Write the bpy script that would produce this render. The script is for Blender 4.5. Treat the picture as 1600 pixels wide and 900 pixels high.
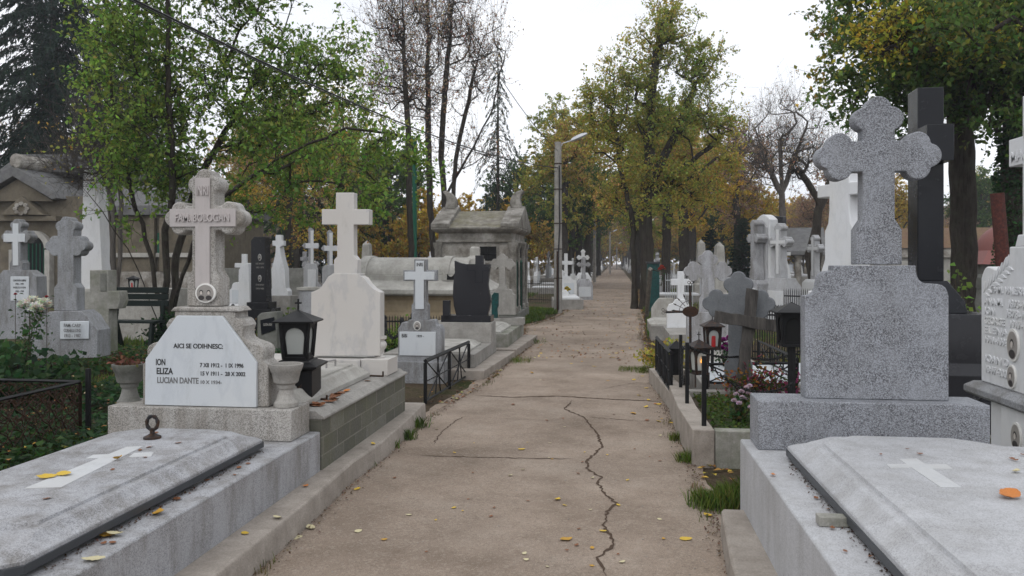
import bpy, bmesh, math, random
import numpy as np
from mathutils import Vector, Matrix, noise
random.seed(7)
S = bpy.context.scene
for o in list(bpy.data.objects): bpy.data.objects.remove(o)

# ------------------------------------------------------------------ camera
F = 1250.0; TH = math.atan(158/F); HY = 408.0; CH = 1.6
cam = bpy.data.cameras.new('camera'); camo = bpy.data.objects.new('camera', cam)
S.collection.objects.link(camo); S.camera = camo
camo.location = (0, 0, CH); camo.rotation_euler = (math.radians(90), 0, TH)
cam.sensor_width = 36; cam.lens = 36*F/1600; cam.shift_y = -42/1600
cam.clip_start = .05; cam.clip_end = 2000
cam.dof.use_dof = True; cam.dof.focus_distance = 6.5; cam.dof.aperture_fstop = 5.6
# ------------------------------------------------------------------ sky and sun (overcast)
SUN_EL, SUN_AZ = math.radians(48), math.radians(200)     # azimuth, clockwise from +Y
wd = bpy.data.worlds.new('World'); S.world = wd; wd.use_nodes = True
wn = wd.node_tree; wn.nodes.clear()
def WN(t, **k):
    n = wn.nodes.new(t)
    for a, b in k.items(): setattr(n, a, b)
    return n
out = WN('ShaderNodeOutputWorld'); bg = WN('ShaderNodeBackground'); bg.inputs[1].default_value = .15
sky = WN('ShaderNodeTexSky', sky_type='NISHITA', sun_disc=False, sun_elevation=SUN_EL, sun_rotation=SUN_AZ)
sky.dust_density = 3; sky.air_density = 1
hs = WN('ShaderNodeHueSaturation'); hs.inputs['Saturation'].default_value = .25
wn.links.new(sky.outputs[0], hs.inputs['Color'])
tc = WN('ShaderNodeTexCoord'); mp = WN('ShaderNodeMapping'); mp.inputs['Scale'].default_value = (1.2, 1.2, 3.5)
nz = WN('ShaderNodeTexNoise'); nz.inputs['Scale'].default_value = 1.6; nz.inputs['Detail'].default_value = 6; nz.inputs['Roughness'].default_value = .55
rp = WN('ShaderNodeValToRGB'); rp.color_ramp.elements[0].position = .36; rp.color_ramp.elements[1].position = .66
rp.color_ramp.elements[0].color = (6.1, 6.35, 6.85, 1); rp.color_ramp.elements[1].color = (8.3, 8.4, 8.6, 1)
mx = WN('ShaderNodeMix', data_type='RGBA'); mx.inputs[0].default_value = .9
wn.links.new(tc.outputs['Generated'], mp.inputs[0]); wn.links.new(mp.outputs[0], nz.inputs['Vector']); wn.links.new(nz.outputs[0], rp.inputs[0])
wn.links.new(hs.outputs[0], mx.inputs[6]); wn.links.new(rp.outputs[0], mx.inputs[7])
wn.links.new(mx.outputs[2], bg.inputs[0]); wn.links.new(bg.outputs[0], out.inputs[0])
sl = bpy.data.lights.new('sun', 'SUN'); sl.energy = .6; sl.angle = math.radians(40); sl.color = (1, .97, .93)
so = bpy.data.objects.new('sun', sl); S.collection.objects.link(so)
sd = Vector((math.sin(SUN_AZ)*math.cos(SUN_EL), math.cos(SUN_AZ)*math.cos(SUN_EL), math.sin(SUN_EL)))
so.rotation_euler = sd.to_track_quat('Z', 'Y').to_euler(); so.location = (0, -5, 20)
S.view_settings.view_transform = 'Standard'; S.view_settings.look = 'None'
S.view_settings.exposure = 0.1; S.view_settings.gamma = 1
S.render.engine = 'CYCLES'
S.cycles.max_bounces = 6; S.cycles.diffuse_bounces = 3; S.cycles.glossy_bounces = 3; S.cycles.transmission_bounces = 4; S.cycles.transparent_max_bounces = 6

# ------------------------------------------------------------------ from a photograph pixel to a world point
def W(px, py, x=None, y=None, z=None, D=None):
    u = (px-800)/F; v = (HY-py)/F
    d = (-math.sin(TH)+u*math.cos(TH), math.cos(TH)+u*math.sin(TH), v)
    t = x/d[0] if x is not None else y/d[1] if y is not None else D if D is not None else (z-CH)/d[2]
    return (d[0]*t, d[1]*t, CH+d[2]*t)
def PX(Y, pts): return [(lambda p: (p[0], p[2]))(W(a, b, y=Y)) for a, b in pts]
def topix(x, y, z=0):
    D = -math.sin(TH)*x+math.cos(TH)*y; r = math.cos(TH)*x+math.sin(TH)*y
    return 800+F*r/D, HY-F*(z-CH)/D, D

# ------------------------------------------------------------------ materials
MATS = {}
class NT:
    def __init__(s, name, rough=.7, spec=.3):
        s.m = bpy.data.materials.new(name); s.m.use_nodes = True; s.t = s.m.node_tree
        s.b = s.t.nodes['Principled BSDF']; s.b.inputs['Roughness'].default_value = rough
        s.b.inputs['Specular IOR Level'].default_value = spec
        c = s.n('ShaderNodeTexCoord'); oi = s.n('ShaderNodeObjectInfo')
        mu = s.n('ShaderNodeMath', operation='MULTIPLY'); mu.inputs[1].default_value = 37.
        s.l(oi.outputs['Random'], mu.inputs[0]); ad = s.n('ShaderNodeVectorMath', operation='ADD')
        s.l(c.outputs['Object'], ad.inputs[0]); s.l(mu.outputs[0], ad.inputs[1]); s.vec = ad.outputs[0]
        s.geo = s.n('ShaderNodeNewGeometry')
    def n(s, t, **k):
        x = s.t.nodes.new(t)
        for a, b in k.items(): setattr(x, a, b)
        return x
    def l(s, a, b): s.t.links.new(a, b)
    def noise(s, sc, det=4, rough=.6, stretch=None, vec=None):
        v = vec or s.vec
        if stretch:
            mp = s.n('ShaderNodeMapping'); mp.inputs['Scale'].default_value = stretch; s.l(v, mp.inputs[0]); v = mp.outputs[0]
        x = s.n('ShaderNodeTexNoise'); x.inputs['Scale'].default_value = sc; x.inputs['Detail'].default_value = det
        x.inputs['Roughness'].default_value = rough; s.l(v, x.inputs['Vector']); return x.outputs[0]
    def vor(s, sc, col=True, feature='F1', rnd=1):
        x = s.n('ShaderNodeTexVoronoi', feature=feature); x.inputs['Scale'].default_value = sc; x.inputs['Randomness'].default_value = rnd
        s.l(s.vec, x.inputs['Vector']); return x.outputs['Color' if col else 'Distance']
    def ramp(s, f, *st):
        x = s.n('ShaderNodeValToRGB'); e = x.color_ramp.elements
        while len(e) < len(st): e.new(.5)
        for i, (p, c) in enumerate(st):
            e[i].position = p; e[i].color = (*c, 1) if isinstance(c, tuple) else (c, c, c, 1)
        s.l(f, x.inputs[0]); return x.outputs[0]
    def mix(s, f, a, b, mode='MIX'):
        x = s.n('ShaderNodeMix', data_type='RGBA', blend_type=mode)
        for k, v in ((0, f), (6, a), (7, b)):
            if isinstance(v, (int, float)): x.inputs[k].default_value = v
            elif isinstance(v, tuple): x.inputs[k].default_value = (*v, 1)
            else: s.l(v, x.inputs[k])
        return x.outputs[2]
    def bump(s, h, st=.3, dist=.01):
        x = s.n('ShaderNodeBump'); x.inputs['Strength'].default_value = st; x.inputs['Distance'].default_value = dist
        s.l(h, x.inputs['Height'])
        if getattr(s, 'last', None) is not None: s.l(s.last, x.inputs['Normal'])
        s.last = x.outputs[0]; s.l(x.outputs[0], s.b.inputs['Normal'])
    def col(s, c):
        if isinstance(c, tuple): s.b.inputs['Base Color'].default_value = (*c, 1)
        else: s.l(c, s.b.inputs['Base Color'])
        return s.m
    def rough(s, f, a, b):
        s.l(s.ramp(f, (.3, a), (.7, b)), s.b.inputs['Roughness'])

def terrazzo(name, light, dark, sc=130, amt=.5, stain=(.42, .38, .32), stamt=.75, chips=False):
    m = NT(name, .62, .3)
    c = m.vor(sc); g = m.n('ShaderNodeSeparateColor'); m.l(c, g.inputs[0])
    sp = m.ramp(g.outputs[0], (amt*.55, dark), (amt, tuple((a+b)/2 for a, b in zip(light, dark))), (min(.98, amt+.3), light))
    big = m.noise(5, 5, .7); patch = m.ramp(big, (.42, 0.), (.62, 1.))
    sp = m.mix(patch, sp, m.mix(.45, sp, light))
    run = m.noise(2.2, 6, .7, (3, 3, .7)); k = m.ramp(run, (.42, 0.), (.68, 1.))
    kk = m.n('ShaderNodeMath', operation='MULTIPLY'); kk.inputs[1].default_value = stamt; m.l(k, kk.inputs[0])
    f = m.mix(kk.outputs[0], sp, m.mix(1., sp, stain, 'MULTIPLY'))
    bl = m.noise(1.3, 5, .7); f = m.mix(.25, f, m.ramp(bl, (.3, .3), (.7, .68)), 'OVERLAY'); m.bump(g.outputs[0], .25 if not chips else .6, .003); m.bump(m.noise(9, 4), .12, .01)
    return m.col(f)
def marble(name, base=(.62, .62, .62), vein=(.33, .35, .38), warm=(.62, .57, .5), sc=3., veinamt=.6, rough=.4):
    m = NT(name, rough, .4)
    w = m.noise(sc, 8, .62, (1, 1, .45)); v = m.ramp(w, (.47, 0.), (.5, veinamt), (.54, 0.))
    soft = m.ramp(m.noise(sc*.6, 5, .6), (.4, 0.), (.7, .6))
    c = m.mix(v, m.mix(soft, base, warm), vein)
    dirt = m.ramp(m.noise(5, 7, .75, (2, 2, .6)), (.55, 0.), (.8, .45))
    c = m.mix(dirt, c, m.mix(1., c, (.55, .53, .48), 'MULTIPLY'))
    m.bump(m.noise(60, 3), .06, .003)
    return m.col(c)
def concrete(name, a, b, moss=None, mossamt=.5, bump=.35, sc=4):
    m = NT(name, .85, .2)
    n = m.noise(sc, 8, .7); c = m.ramp(n, (.3, a), (.7, b))
    fine = m.noise(90, 4, .7); c = m.mix(.35, c, m.ramp(fine, (.3, .28), (.7, .75)), 'OVERLAY')
    if moss:
        k = m.ramp(m.noise(2.6, 8, .75), (.42, 0.), (.62, mossamt)); c = m.mix(k, c, moss)
    st = m.ramp(m.noise(6, 8, .8, (2.5, 2.5, .5)), (.52, 0.), (.78, .6)); c = m.mix(st, c, m.mix(1., c, (.5, .47, .42), 'MULTIPLY'))
    m.bump(fine, bump, .004); m.bump(m.noise(14, 6), bump*.8, .012)
    return m.col(c)
def granite_black(name, a=(.012, .012, .014), b=(.03, .03, .034)):
    m = NT(name, .16, .24); g = m.vor(400)
    m.rough(m.noise(7, 5), .12, .3)
    return m.col(m.mix(.5, m.ramp(m.noise(300, 2), (.4, a), (.65, b)), b))
def metal_paint(name, c=(.01, .01, .011), rust=None, amt=.5, rough=.45):
    m = NT(name, rough, .22)
    f = c
    if rust:
        k = m.ramp(m.noise(22, 7, .75), (.5-.25*amt, 0.), (.66-.15*amt, 1.)); f = m.mix(k, c, m.ramp(m.noise(60, 4), (.3, rust), (.7, tuple(x*.45 for x in rust))))
    m.bump(m.noise(80, 4), .25, .002)
    return m.col(f)
def plain(name, c, rough=.6, spec=.3, **k):
    m = NT(name, rough, spec); n = m.noise(25, 5, .7)
    return m.col(m.mix(.3, c, m.ramp(n, (.3, tuple(x*.6 for x in c)), (.7, tuple(min(1, x*1.25) for x in c)))))
def leafmat(name, trans=.52, rough=.55):
    m = NT(name, rough, .25)
    at = m.n('ShaderNodeAttribute'); at.attribute_name = 'Col'
    tr = m.n('ShaderNodeBsdfTranslucent'); mi = m.n('ShaderNodeMixShader'); mi.inputs[0].default_value = trans
    m.l(at.outputs['Color'], m.b.inputs['Base Color']); m.l(at.outputs['Color'], tr.inputs[0])
    m.l(m.b.outputs[0], mi.inputs[1]); m.l(tr.outputs[0], mi.inputs[2])
    m.l(mi.outputs[0], m.t.nodes['Material Output'].inputs[0]); return m.m
def bark(name, a, b, lich=None):
    m = NT(name, .9, .1); n = m.noise(9, 8, .7, (2.2, 2.2, .35))
    c = m.ramp(n, (.32, a), (.68, b))
    if lich: c = m.mix(m.ramp(m.noise(4, 6, .7), (.5, 0.), (.72, .6)), c, lich)
    m.bump(n, 1., .05); return m.col(c)
def blocks(name, a, b, mortar):
    m = NT(name, .9, .15)
    sp = m.n('ShaderNodeSeparateXYZ'); m.l(m.n('ShaderNodeTexCoord').outputs['Object'], sp.inputs[0])
    cb = m.n('ShaderNodeCombineXYZ'); m.l(sp.outputs[1], cb.inputs[0]); m.l(sp.outputs[2], cb.inputs[1])
    br = m.n('ShaderNodeTexBrick'); m.l(cb.outputs[0], br.inputs['Vector']); br.inputs['Scale'].default_value = 1
    br.inputs['Brick Width'].default_value = .28; br.inputs['Row Height'].default_value = .125; br.inputs['Mortar Size'].default_value = .007
    br.inputs['Mortar Smooth'].default_value = .6; br.inputs['Bias'].default_value = -.1
    br.inputs['Color1'].default_value = (*a, 1); br.inputs['Color2'].default_value = (*b, 1); br.inputs['Mortar'].default_value = (*mortar, 1)
    br.offset = .5
    c = m.mix(.35, br.outputs[0], m.ramp(m.noise(60, 5, .75), (.3, .2), (.7, .8)), 'OVERLAY')
    c = m.mix(m.ramp(m.noise(3, 8, .75), (.45, 0.), (.65, .65)), c, (.13, .13, .085))
    m.bump(br.outputs['Fac'], .25, -.005); m.bump(m.noise(60, 6), .5, .006)
    return m.col(c)

M = dict(
 terr=terrazzo('grey_terrazzo', (.41, .415, .435), (.23, .23, .24), 250, .38),
 terrc=terrazzo('coarse_terrazzo', (.46, .44, .415), (.21, .2, .185), 200, .42, chips=True),
 terrd=terrazzo('dark_speckled_terrazzo', (.33, .345, .375), (.09, .09, .1), 250, .5, stamt=.25),
 terrl=terrazzo('light_terrazzo', (.47, .475, .49), (.31, .31, .32), 260, .3, stamt=.35),
 terrm=terrazzo('mid_grey_terrazzo', (.33, .34, .355), (.15, .15, .16), 240, .45),
 marble=marble('white_marble'), marblev=marble('veined_marble', (.53, .51, .485), (.3, .31, .34), (.5, .465, .43), 2.2, .3, .45),
 plaque=marble('plaque_marble', (.53, .56, .59), (.4, .43, .47), (.57, .58, .58), 1.6, .3),
 pinkm=marble('pinkish_marble', (.45, .415, .405), (.36, .34, .335), (.43, .385, .375), 3, .3, .5),
 whitep=marble('white_stone', (.65, .66, .68), (.5, .51, .52), (.62, .61, .58), 2, .3, .5),
 conc=concrete('concrete', (.2, .19, .175), (.36, .345, .32)),
 concw=concrete('warm_concrete', (.22, .192, .165), (.38, .34, .3), bump=.5),
 concm=concrete('mossy_concrete', (.2, .195, .175), (.36, .35, .32), (.12, .13, .08), .75, .6),
 concd=concrete('dark_concrete', (.12, .12, .11), (.25, .245, .23), (.1, .11, .08), .5, .6),
 oldst=concrete('old_plaster', (.17, .155, .135), (.5, .48, .44), (.1, .08, .06), .75, .6, 2.2),
 ochre=concrete('dark_ochre_stone', (.11, .093, .068), (.2, .172, .13), (.09, .08, .06), .6, .5, 2.5),
 sand=concrete('sandstone', (.28, .22, .14), (.42, .34, .23), (.2, .16, .11), .5, .5, 3),
 paler=concrete('pale_limestone', (.33, .32, .295), (.51, .495, .46), (.22, .205, .18), .5, .4, 3),
 block=blocks('mossy_blocks', (.12, .118, .1), (.2, .195, .17), (.225, .215, .185)),
 black=granite_black('black_granite'), dgran=granite_black('dark_grey_granite', (.004, .005, .007), (.012, .013, .017)),
 iron=metal_paint('black_iron'), rusty=metal_paint('rusted_iron', (.022, .018, .016), (.06, .03, .018), .8, .85),
 ironr=metal_paint('worn_black_iron', (.02, .02, .022), (.08, .04, .02), .25, .5),
 steel=metal_paint('dark_steel_strip', (.05, .053, .058), None, 0, .4), chrome=metal_paint('dull_metal', (.35, .34, .33), None, 0, .35),
 rustpole=metal_paint('rust_red_pole', (.13, .035, .025), (.07, .025, .02), .7, .7),
 teal=metal_paint('teal_paint', (.008, .075, .07), (.02, .05, .05), .4, .5),
 green=metal_paint('green_paint', (.01, .1, .06), None, 0, .5), benchg=metal_paint('bench_paint', (.003, .009, .007), None, 0, .5),
 wood=bark('weathered_wood', (.045, .042, .04), (.13, .12, .11)), woodl=bark('grey_wood', (.12, .105, .09), (.3, .28, .25)),
 bark=bark('bark', (.022, .018, .015), (.075, .064, .054), (.075, .08, .055)), barkg=bark('grey_bark', (.06, .052, .047), (.16, .145, .13)),
 leaf=leafmat('leaves'), litter=leafmat('dry_leaves', .1, .7), grass=leafmat('grass', .3), petal=leafmat('petals', .2),
 tile=concrete('old_roof_tiles', (.09, .08, .065), (.32, .3, .26), (.15, .14, .07), .6, .8, 5),
 tiler=concrete('leaf_strewn_tiles', (.09, .05, .035), (.19, .11, .07), (.16, .12, .05), .6, .8, 9),
 slate=concrete('slate_roof', (.09, .09, .095), (.2, .2, .2), (.1, .1, .08), .3, .6, 4),
 ink=plain('black_lettering', (.03, .03, .03)), grey_ink=plain('faded_lettering', (.16, .16, .16)),
 porc=plain('porcelain', (.72, .71, .68), .25, .5), photo=plain('portrait_grey', (.3, .28, .26), .3), photod=plain('portrait_dark', (.05, .045, .045), .3),
 face=plain('portrait_pale', (.55, .5, .46), .3), darkin=plain('dark_opening', (.01, .01, .01), .9), smooth=concrete('smooth_grey_stone', (.11, .117, .125), (.175, .184, .195), bump=.08), oldst2=concrete('stained_old_stone', (.14, .13, .115), (.42, .4, .37), (.09, .08, .062), .8, .7, 3),
 inlay=marble('inlay_marble', (.53, .54, .55), (.4, .41, .42), (.44, .43, .41), 3, .3, .5),
 soil=concrete('soil', (.05, .04, .03), (.12, .095, .07), bump=1.),
 red=plain('red_plastic', (.4, .02, .02), .35), redroof=plain('red_roof', (.2, .075, .065), .6), redf=plain('red_petals', (.4, .01, .02)),
 lamp=plain('lamp_grey', (.55, .57, .6), .4), cable=plain('cable', (.02, .02, .022), .5), blue=plain('blue_paint', (.05, .15, .35)),
 stem=plain('stems', (.06, .045, .03), .8), potc=plain('pot_clay', (.05, .05, .05), .8),
 wax=plain('wax', (.6, .45, .25)),
)
gm = NT('frosted_glass', .18, .5); gm.b.inputs['Base Color'].default_value = (.5, .52, .5, 1); gm.b.inputs['Alpha'].default_value = .75; M['glass'] = gm.m
fm = NT('candle_flame'); fm.b.inputs['Base Color'].default_value = (1, .4, .05, 1); fm.b.inputs['Emission Color'].default_value = (1, .42, .06, 1); fm.b.inputs['Emission Strength'].default_value = 2.2; M['flame'] = fm.m

# path, ground
pm = NT('path_surface', .9, .15)
gv = pm.geo.outputs['Position']
a = pm.noise(1.1, 8, .65, None, gv); c = pm.ramp(a, (.3, (.19, .147, .113)), (.52, (.283, .226, .18)), (.75, (.365, .305, .25)))
fi = pm.noise(160, 3, .8, None, gv); c = pm.mix(.6, c, pm.ramp(fi, (.3, .15), (.7, .85)), 'OVERLAY')
sp = pm.noise(9, 6, .75, None, gv); c = pm.mix(pm.ramp(sp, (.6, 0.), (.72, .55)), c, (.15, .108, .082))
bg_ = pm.noise(.35, 6, .7, None, gv); c = pm.mix(.55, c, pm.ramp(bg_, (.3, .25), (.7, .72)), 'OVERLAY'); st_ = pm.noise(3.2, 7, .8, None, gv); c = pm.mix(pm.ramp(st_, (.55, 0.), (.72, .5)), c, (.17, .125, .095))
vo = pm.n('ShaderNodeTexVoronoi'); vo.inputs['Scale'].default_value = 70; pm.l(gv, vo.inputs['Vector']); vs_ = pm.n('ShaderNodeSeparateColor'); pm.l(vo.outputs['Color'], vs_.inputs[0]); c = pm.mix(pm.ramp(vs_.outputs[0], (.8, 0.), (.86, .22)), c, (.42, .37, .31)); c = pm.mix(pm.ramp(vs_.outputs[1], (.85, 0.), (.9, .25)), c, (.15, .12, .095))
pale = pm.noise(45, 4, .7, None, gv); c = pm.mix(pm.ramp(pale, (.68, 0.), (.74, .6)), c, (.5, .45, .4))
pm.bump(fi, .5, .006); pm.bump(sp, .5, .02); M['path'] = pm.col(c)
g = NT('ground_cover', .95, .1); gv = g.geo.outputs['Position']
a = g.noise(.8, 8, .7, None, gv); c = g.ramp(a, (.35, (.06, .045, .03)), (.5, (.1, .075, .05)), (.62, (.05, .06, .02)))
b_ = g.noise(30, 6, .8, None, gv); c = g.mix(.6, c, g.ramp(b_, (.35, .15), (.65, .75)), 'OVERLAY')
g.bump(b_, .9, .04); M['ground'] = g.col(c)
cr = NT('crack', .95, .05); M['crack'] = cr.col((.085, .06, .045))

# ------------------------------------------------------------------ mesh builder
C = S.collection
def woff(o):
    v = Vector((0, 0, 0))
    while o: v += o.location; o = o.parent
    return v
class MB:
    def __init__(s): s.v = []; s.f = []
    def add(s, vs, fs):
        k = len(s.v); s.v += [tuple(p) for p in vs]; s.f += [tuple(i+k for i in f) for f in fs]; return s
    def box(s, x0, x1, y0, y1, z0, z1):
        return s.loft([[(x0, y0, z0), (x1, y0, z0), (x1, y1, z0), (x0, y1, z0)], [(x0, y0, z1), (x1, y0, z1), (x1, y1, z1), (x0, y1, z1)]])
    def loft(s, rings, cap=True, closed=True):
        n = len(rings[0]); vs = [p for r in rings for p in r]; fs = []
        for i in range(len(rings)-1):
            for j in range(n if closed else n-1):
                k = (j+1) % n; fs.append((i*n+j, i*n+k, (i+1)*n+k, (i+1)*n+j))
        if cap: fs += [tuple(range(n))[::-1], tuple((len(rings)-1)*n+j for j in range(n))]
        return s.add(vs, fs)
    def py(s, pts, y0, y1): return s.loft([[(x, y0, z) for x, z in pts], [(x, y1, z) for x, z in pts]])
    def pxx(s, pts, x0, x1): return s.loft([[(x0, y, z) for y, z in pts], [(x1, y, z) for y, z in pts]])
    def pz(s, pts, z0, z1): return s.loft([[(x, y, z0) for x, y in pts], [(x, y, z1) for x, y in pts]])
    def lathe(s, cx, cy, prof, n=24, rot=0):
        return s.loft([[(cx+r*math.cos(rot+2*math.pi*i/n), cy+r*math.sin(rot+2*math.pi*i/n), z) for i in range(n)] for r, z in prof])
    def rings(s, specs):   # stacked rectangles (x0,x1,y0,y1,z)
        return s.loft([[(a, c, z), (b, c, z), (b, d, z), (a, d, z)] for a, b, c, d, z in specs])
    def tube(s, pts, r, n=6, cap=True):
        P = [Vector(p) for p in pts]; R = r if isinstance(r, (list, tuple)) else [r]*len(P); rings = []; up = None
        for i, p in enumerate(P):
            d = (P[min(i+1, len(P)-1)]-P[max(i-1, 0)]).normalized()
            if up is None: up = d.orthogonal().normalized()
            up = (up-d*up.dot(d)); up = up.normalized() if up.length > 1e-6 else d.orthogonal().normalized()
            w = d.cross(up); rings.append([p+(up*math.cos(2*math.pi*k/n+math.pi/n)+w*math.sin(2*math.pi*k/n+math.pi/n))*R[i] for k in range(n)])
        return s.loft(rings, cap)
    def bar(s, a, b, t): return s.tube([a, b], t*.7071, 4)
    def build(s, name, mat, parent=None, bev=0, sm=35, seg=2, xf=None):
        me = bpy.data.meshes.new(name); off = woff(parent) if parent else Vector((0, 0, 0))
        vs = s.v
        if xf: vs = [xf @ Vector(p) for p in vs]
        me.from_pydata([(p[0]-off.x, p[1]-off.y, p[2]-off.z) for p in vs], [], s.f)
        bm = bmesh.new(); bm.from_mesh(me); bmesh.ops.recalc_face_normals(bm, faces=bm.faces); bm.to_mesh(me); bm.free()
        for m in (mat if isinstance(mat, list) else [mat]): me.materials.append(M[m])
        if sm:
            me.polygons.foreach_set('use_smooth', [True]*len(me.polygons)); me.set_sharp_from_angle(angle=math.radians(sm))
        o = bpy.data.objects.new(name, me); C.objects.link(o)
        if parent: o.parent = parent
        if bev:
            b = o.modifiers.new('edge', 'BEVEL'); b.width = bev; b.segments = seg; b.limit_method = 'ANGLE'; b.angle_limit = math.radians(40); b.harden_normals = False
        return o
def tag(o, label=None, cat=None, group=None, kind=None):
    for k, v in (('label', label), ('category', cat), ('group', group), ('kind', kind)):
        if v: o[k] = v
    return o
def thing(name, label, cat, loc=(0, 0, 0), group=None):
    o = bpy.data.objects.new(name, None); o.empty_display_size = .2; C.objects.link(o); o.location = loc
    return tag(o, label, cat, group)
def kids(o): return [c for c in bpy.data.objects if c.parent == o]
def copy_tree(o, parent=None, ch=None):
    c = o.copy(); C.objects.link(c); c.parent = parent
    for k in kids(o): copy_tree(k, c)
    return c
_fc = {}
def text(s, name, mat, parent, pos, h, wscale=.72, depth=.002, face='y', align='LEFT', width=None):
    cu = bpy.data.curves.new('t', 'FONT'); cu.body = s; cu.size = 1; cu.extrude = .5; cu.offset = .022; cu.align_x = 'LEFT'
    if not len(s.strip()): return
    t = bpy.data.objects.new('t', cu); C.objects.link(t)
    me = bpy.data.meshes.new_from_object(t.evaluated_get(bpy.context.evaluated_depsgraph_get()))
    bpy.data.objects.remove(t); bpy.data.curves.remove(cu)
    n = len(me.vertices); co = np.empty(n*3); me.vertices.foreach_get('co', co); co = co.reshape(-1, 3)
    k = h/.69; sx = k*wscale; w = co[:, 0].max()*sx
    if width: sx *= width/w; w = width
    x0 = {'LEFT': 0, 'CENTER': -w/2}[align]; p = np.array(pos)-np.array(woff(parent))
    out = np.zeros_like(co); nz_ = (co[:, 2])*depth*2
    if face == 'y':  out[:, 0] = p[0]+x0+co[:, 0]*sx; out[:, 1] = p[1]-nz_/2; out[:, 2] = p[2]+co[:, 1]*k
    elif face == 'x':  out[:, 1] = p[1]+x0-0-co[:, 0]*sx; out[:, 0] = p[0]-nz_/2; out[:, 2] = p[2]+co[:, 1]*k   # face looks to -x, reads along -y
    me.vertices.foreach_set('co', out.ravel()); me.materials.clear(); me.materials.append(M[mat]); me.update()
    o = bpy.data.objects.new(name, me); C.objects.link(o); o.parent = parent; return o
def oval(cx, cz, rx, rz, n=24): return [(cx+rx*math.cos(2*math.pi*i/n), cz+rz*math.sin(2*math.pi*i/n)) for i in range(n)]
def medallion(parent, cx, y, cz, rx, rz, people=1, face='y'):
    # porcelain oval with plain portrait silhouettes
    def P(mb, pts, a, b): return mb.py(pts, a, b) if face == 'y' else mb.pxx(pts, a, b)
    o = P(MB(), oval(cx, cz, rx, rz), y-.012, y+.004).build('medallion', 'porc', parent, .003)
    P(MB(), oval(cx, cz, rx*.82, rz*.84), y-.0145, y-.0125).build('portrait', 'photo', o)
    d, f, hr = MB(), MB(), MB()
    for k in range(people):
        x = cx+(0 if people == 1 else (-.36, .36)[k]*rx); s = rz*(.3 if people == 1 else .27)
        P(d, oval(x, cz-s*1.75, s*1.2, s*.9), y-.0158, y-.0148); P(hr, oval(x, cz+s*.45, s*.72, s*.8), y-.0166, y-.016); P(f, oval(x, cz+s*.15, s*.5, s*.68), y-.0175, y-.0168)
    d.build('bust', 'photod', o); hr.build('hair', 'photod', o); f.build('face', 'face', o)
    return o
def trefoil(cx, z0, H, L, w, az, r, foot=None, fw=0):
    """outline of a cross with three-lobed ends: shaft from z0 to z0+H, arms half length L at height az, half width w, lobe radius r"""
    def end(c, ang):
        out = []
        cs = [(r*.75, 0, r), (-.12*r, max(r, w*.6), r), (-.12*r, -max(r, w*.6), r)]; A = math.degrees(math.atan2(w, -.12*r-math.sqrt(max(1e-6, r*r-(w-max(r, w*.6))**2))))
        for i in range(33):
            t = math.radians(-A+2*A*i/32); dx, dz = math.cos(t), math.sin(t); best = .05*r
            for (a, b, q) in cs:
                bb = a*dx+b*dz; disc = bb*bb-(a*a+b*b-q*q)
                if disc >= 0: best = max(best, bb+math.sqrt(disc))
            px, pz = best*dx, best*dz
            out.append((c[0]+px*math.cos(ang)-pz*math.sin(ang), c[1]+px*math.sin(ang)+pz*math.cos(ang)))
        return out
    k = 1.75*r
    pts = [(cx+(fw or w), z0)]
    if foot: pts += [(cx+fw, z0+foot), (cx+w, z0+foot+.06)]
    pts += [(cx+w, az-w)]
    pts += end((cx+L-k, az), 0); pts += [(cx+w, az+w)]
    pts += end((cx, z0+H-k), math.pi/2); pts += [(cx-w, az+w)]
    pts += end((cx-L+k, az), math.pi); pts += [(cx-w, az-w)]
    if foot: pts += [(cx-w, z0+foot+.06), (cx-fw, z0+foot)]
    pts += [(cx-(fw or w), z0)]
    return pts
def latin(cx, z0, H, L, w, az, aw=None):
    aw = aw or w
    return [(cx-w, z0), (cx+w, z0), (cx+w, az-aw), (cx+L, az-aw), (cx+L, az+aw), (cx+w, az+aw), (cx+w, z0+H), (cx-w, z0+H), (cx-w, az+aw), (cx-L, az+aw), (cx-L, az-aw), (cx-w, az-aw)]
def arc(p, q, b, n=8):   # bulging curve from p to q, b = bulge (+ left of direction)
    dx, dz = q[0]-p[0], q[1]-p[1]
    return [(p[0]+dx*t-dz*b*math.sin(math.pi*t), p[1]+dz*t+dx*b*math.sin(math.pi*t)) for t in [i/n for i in range(n+1)]]
def ogee(p, q, b, n=10):  # S curve
    dx, dz = q[0]-p[0], q[1]-p[1]
    return [(p[0]+dx*t-dz*b*math.sin(2*math.pi*t), p[1]+dz*t+dx*b*math.sin(2*math.pi*t)) for t in [i/n for i in range(n+1)]]
def slab(parent, x0, x1, y0, y1, z, h=.1, mat='terr', strip=None, cut=.12, edge=None, name='slab', groove=True):
    """flat grave cover with clipped corners, a curved moulding and a raised field"""
    def ring(d, zz, c=None):
        c = min(cut, .05)+d*max(0, cut-.05)/.13
        a, b, p, q = x0+d, x1-d, y0+d, y1-d; c = max(.01, c)
        return [(a+c, p, zz), (b-c, p, zz), (b, p+c, zz), (b, q-c, zz), (b-c, q, zz), (a+c, q, zz), (a, q-c, zz), (a, p+c, zz)]
    k = h
    pr = [(0, 0), (0, .25), (.004, .3), (.03, .42), (.055, .62), (.075, .8), (.095, .86), (.1, .84), (.115, .84), (.12, .96), (.135, 1.)] if groove else [(0, 0), (0, .8), (.02, 1)]
    o = MB().loft([ring(d, z+k*t) for d, t in pr]).build(name, mat, parent, 0, 25)
    if strip: MB().loft([ring(-.006, z-.022), ring(-.006, z+.012)]).build('edge_strip', strip, o, .002)
    return o
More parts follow.
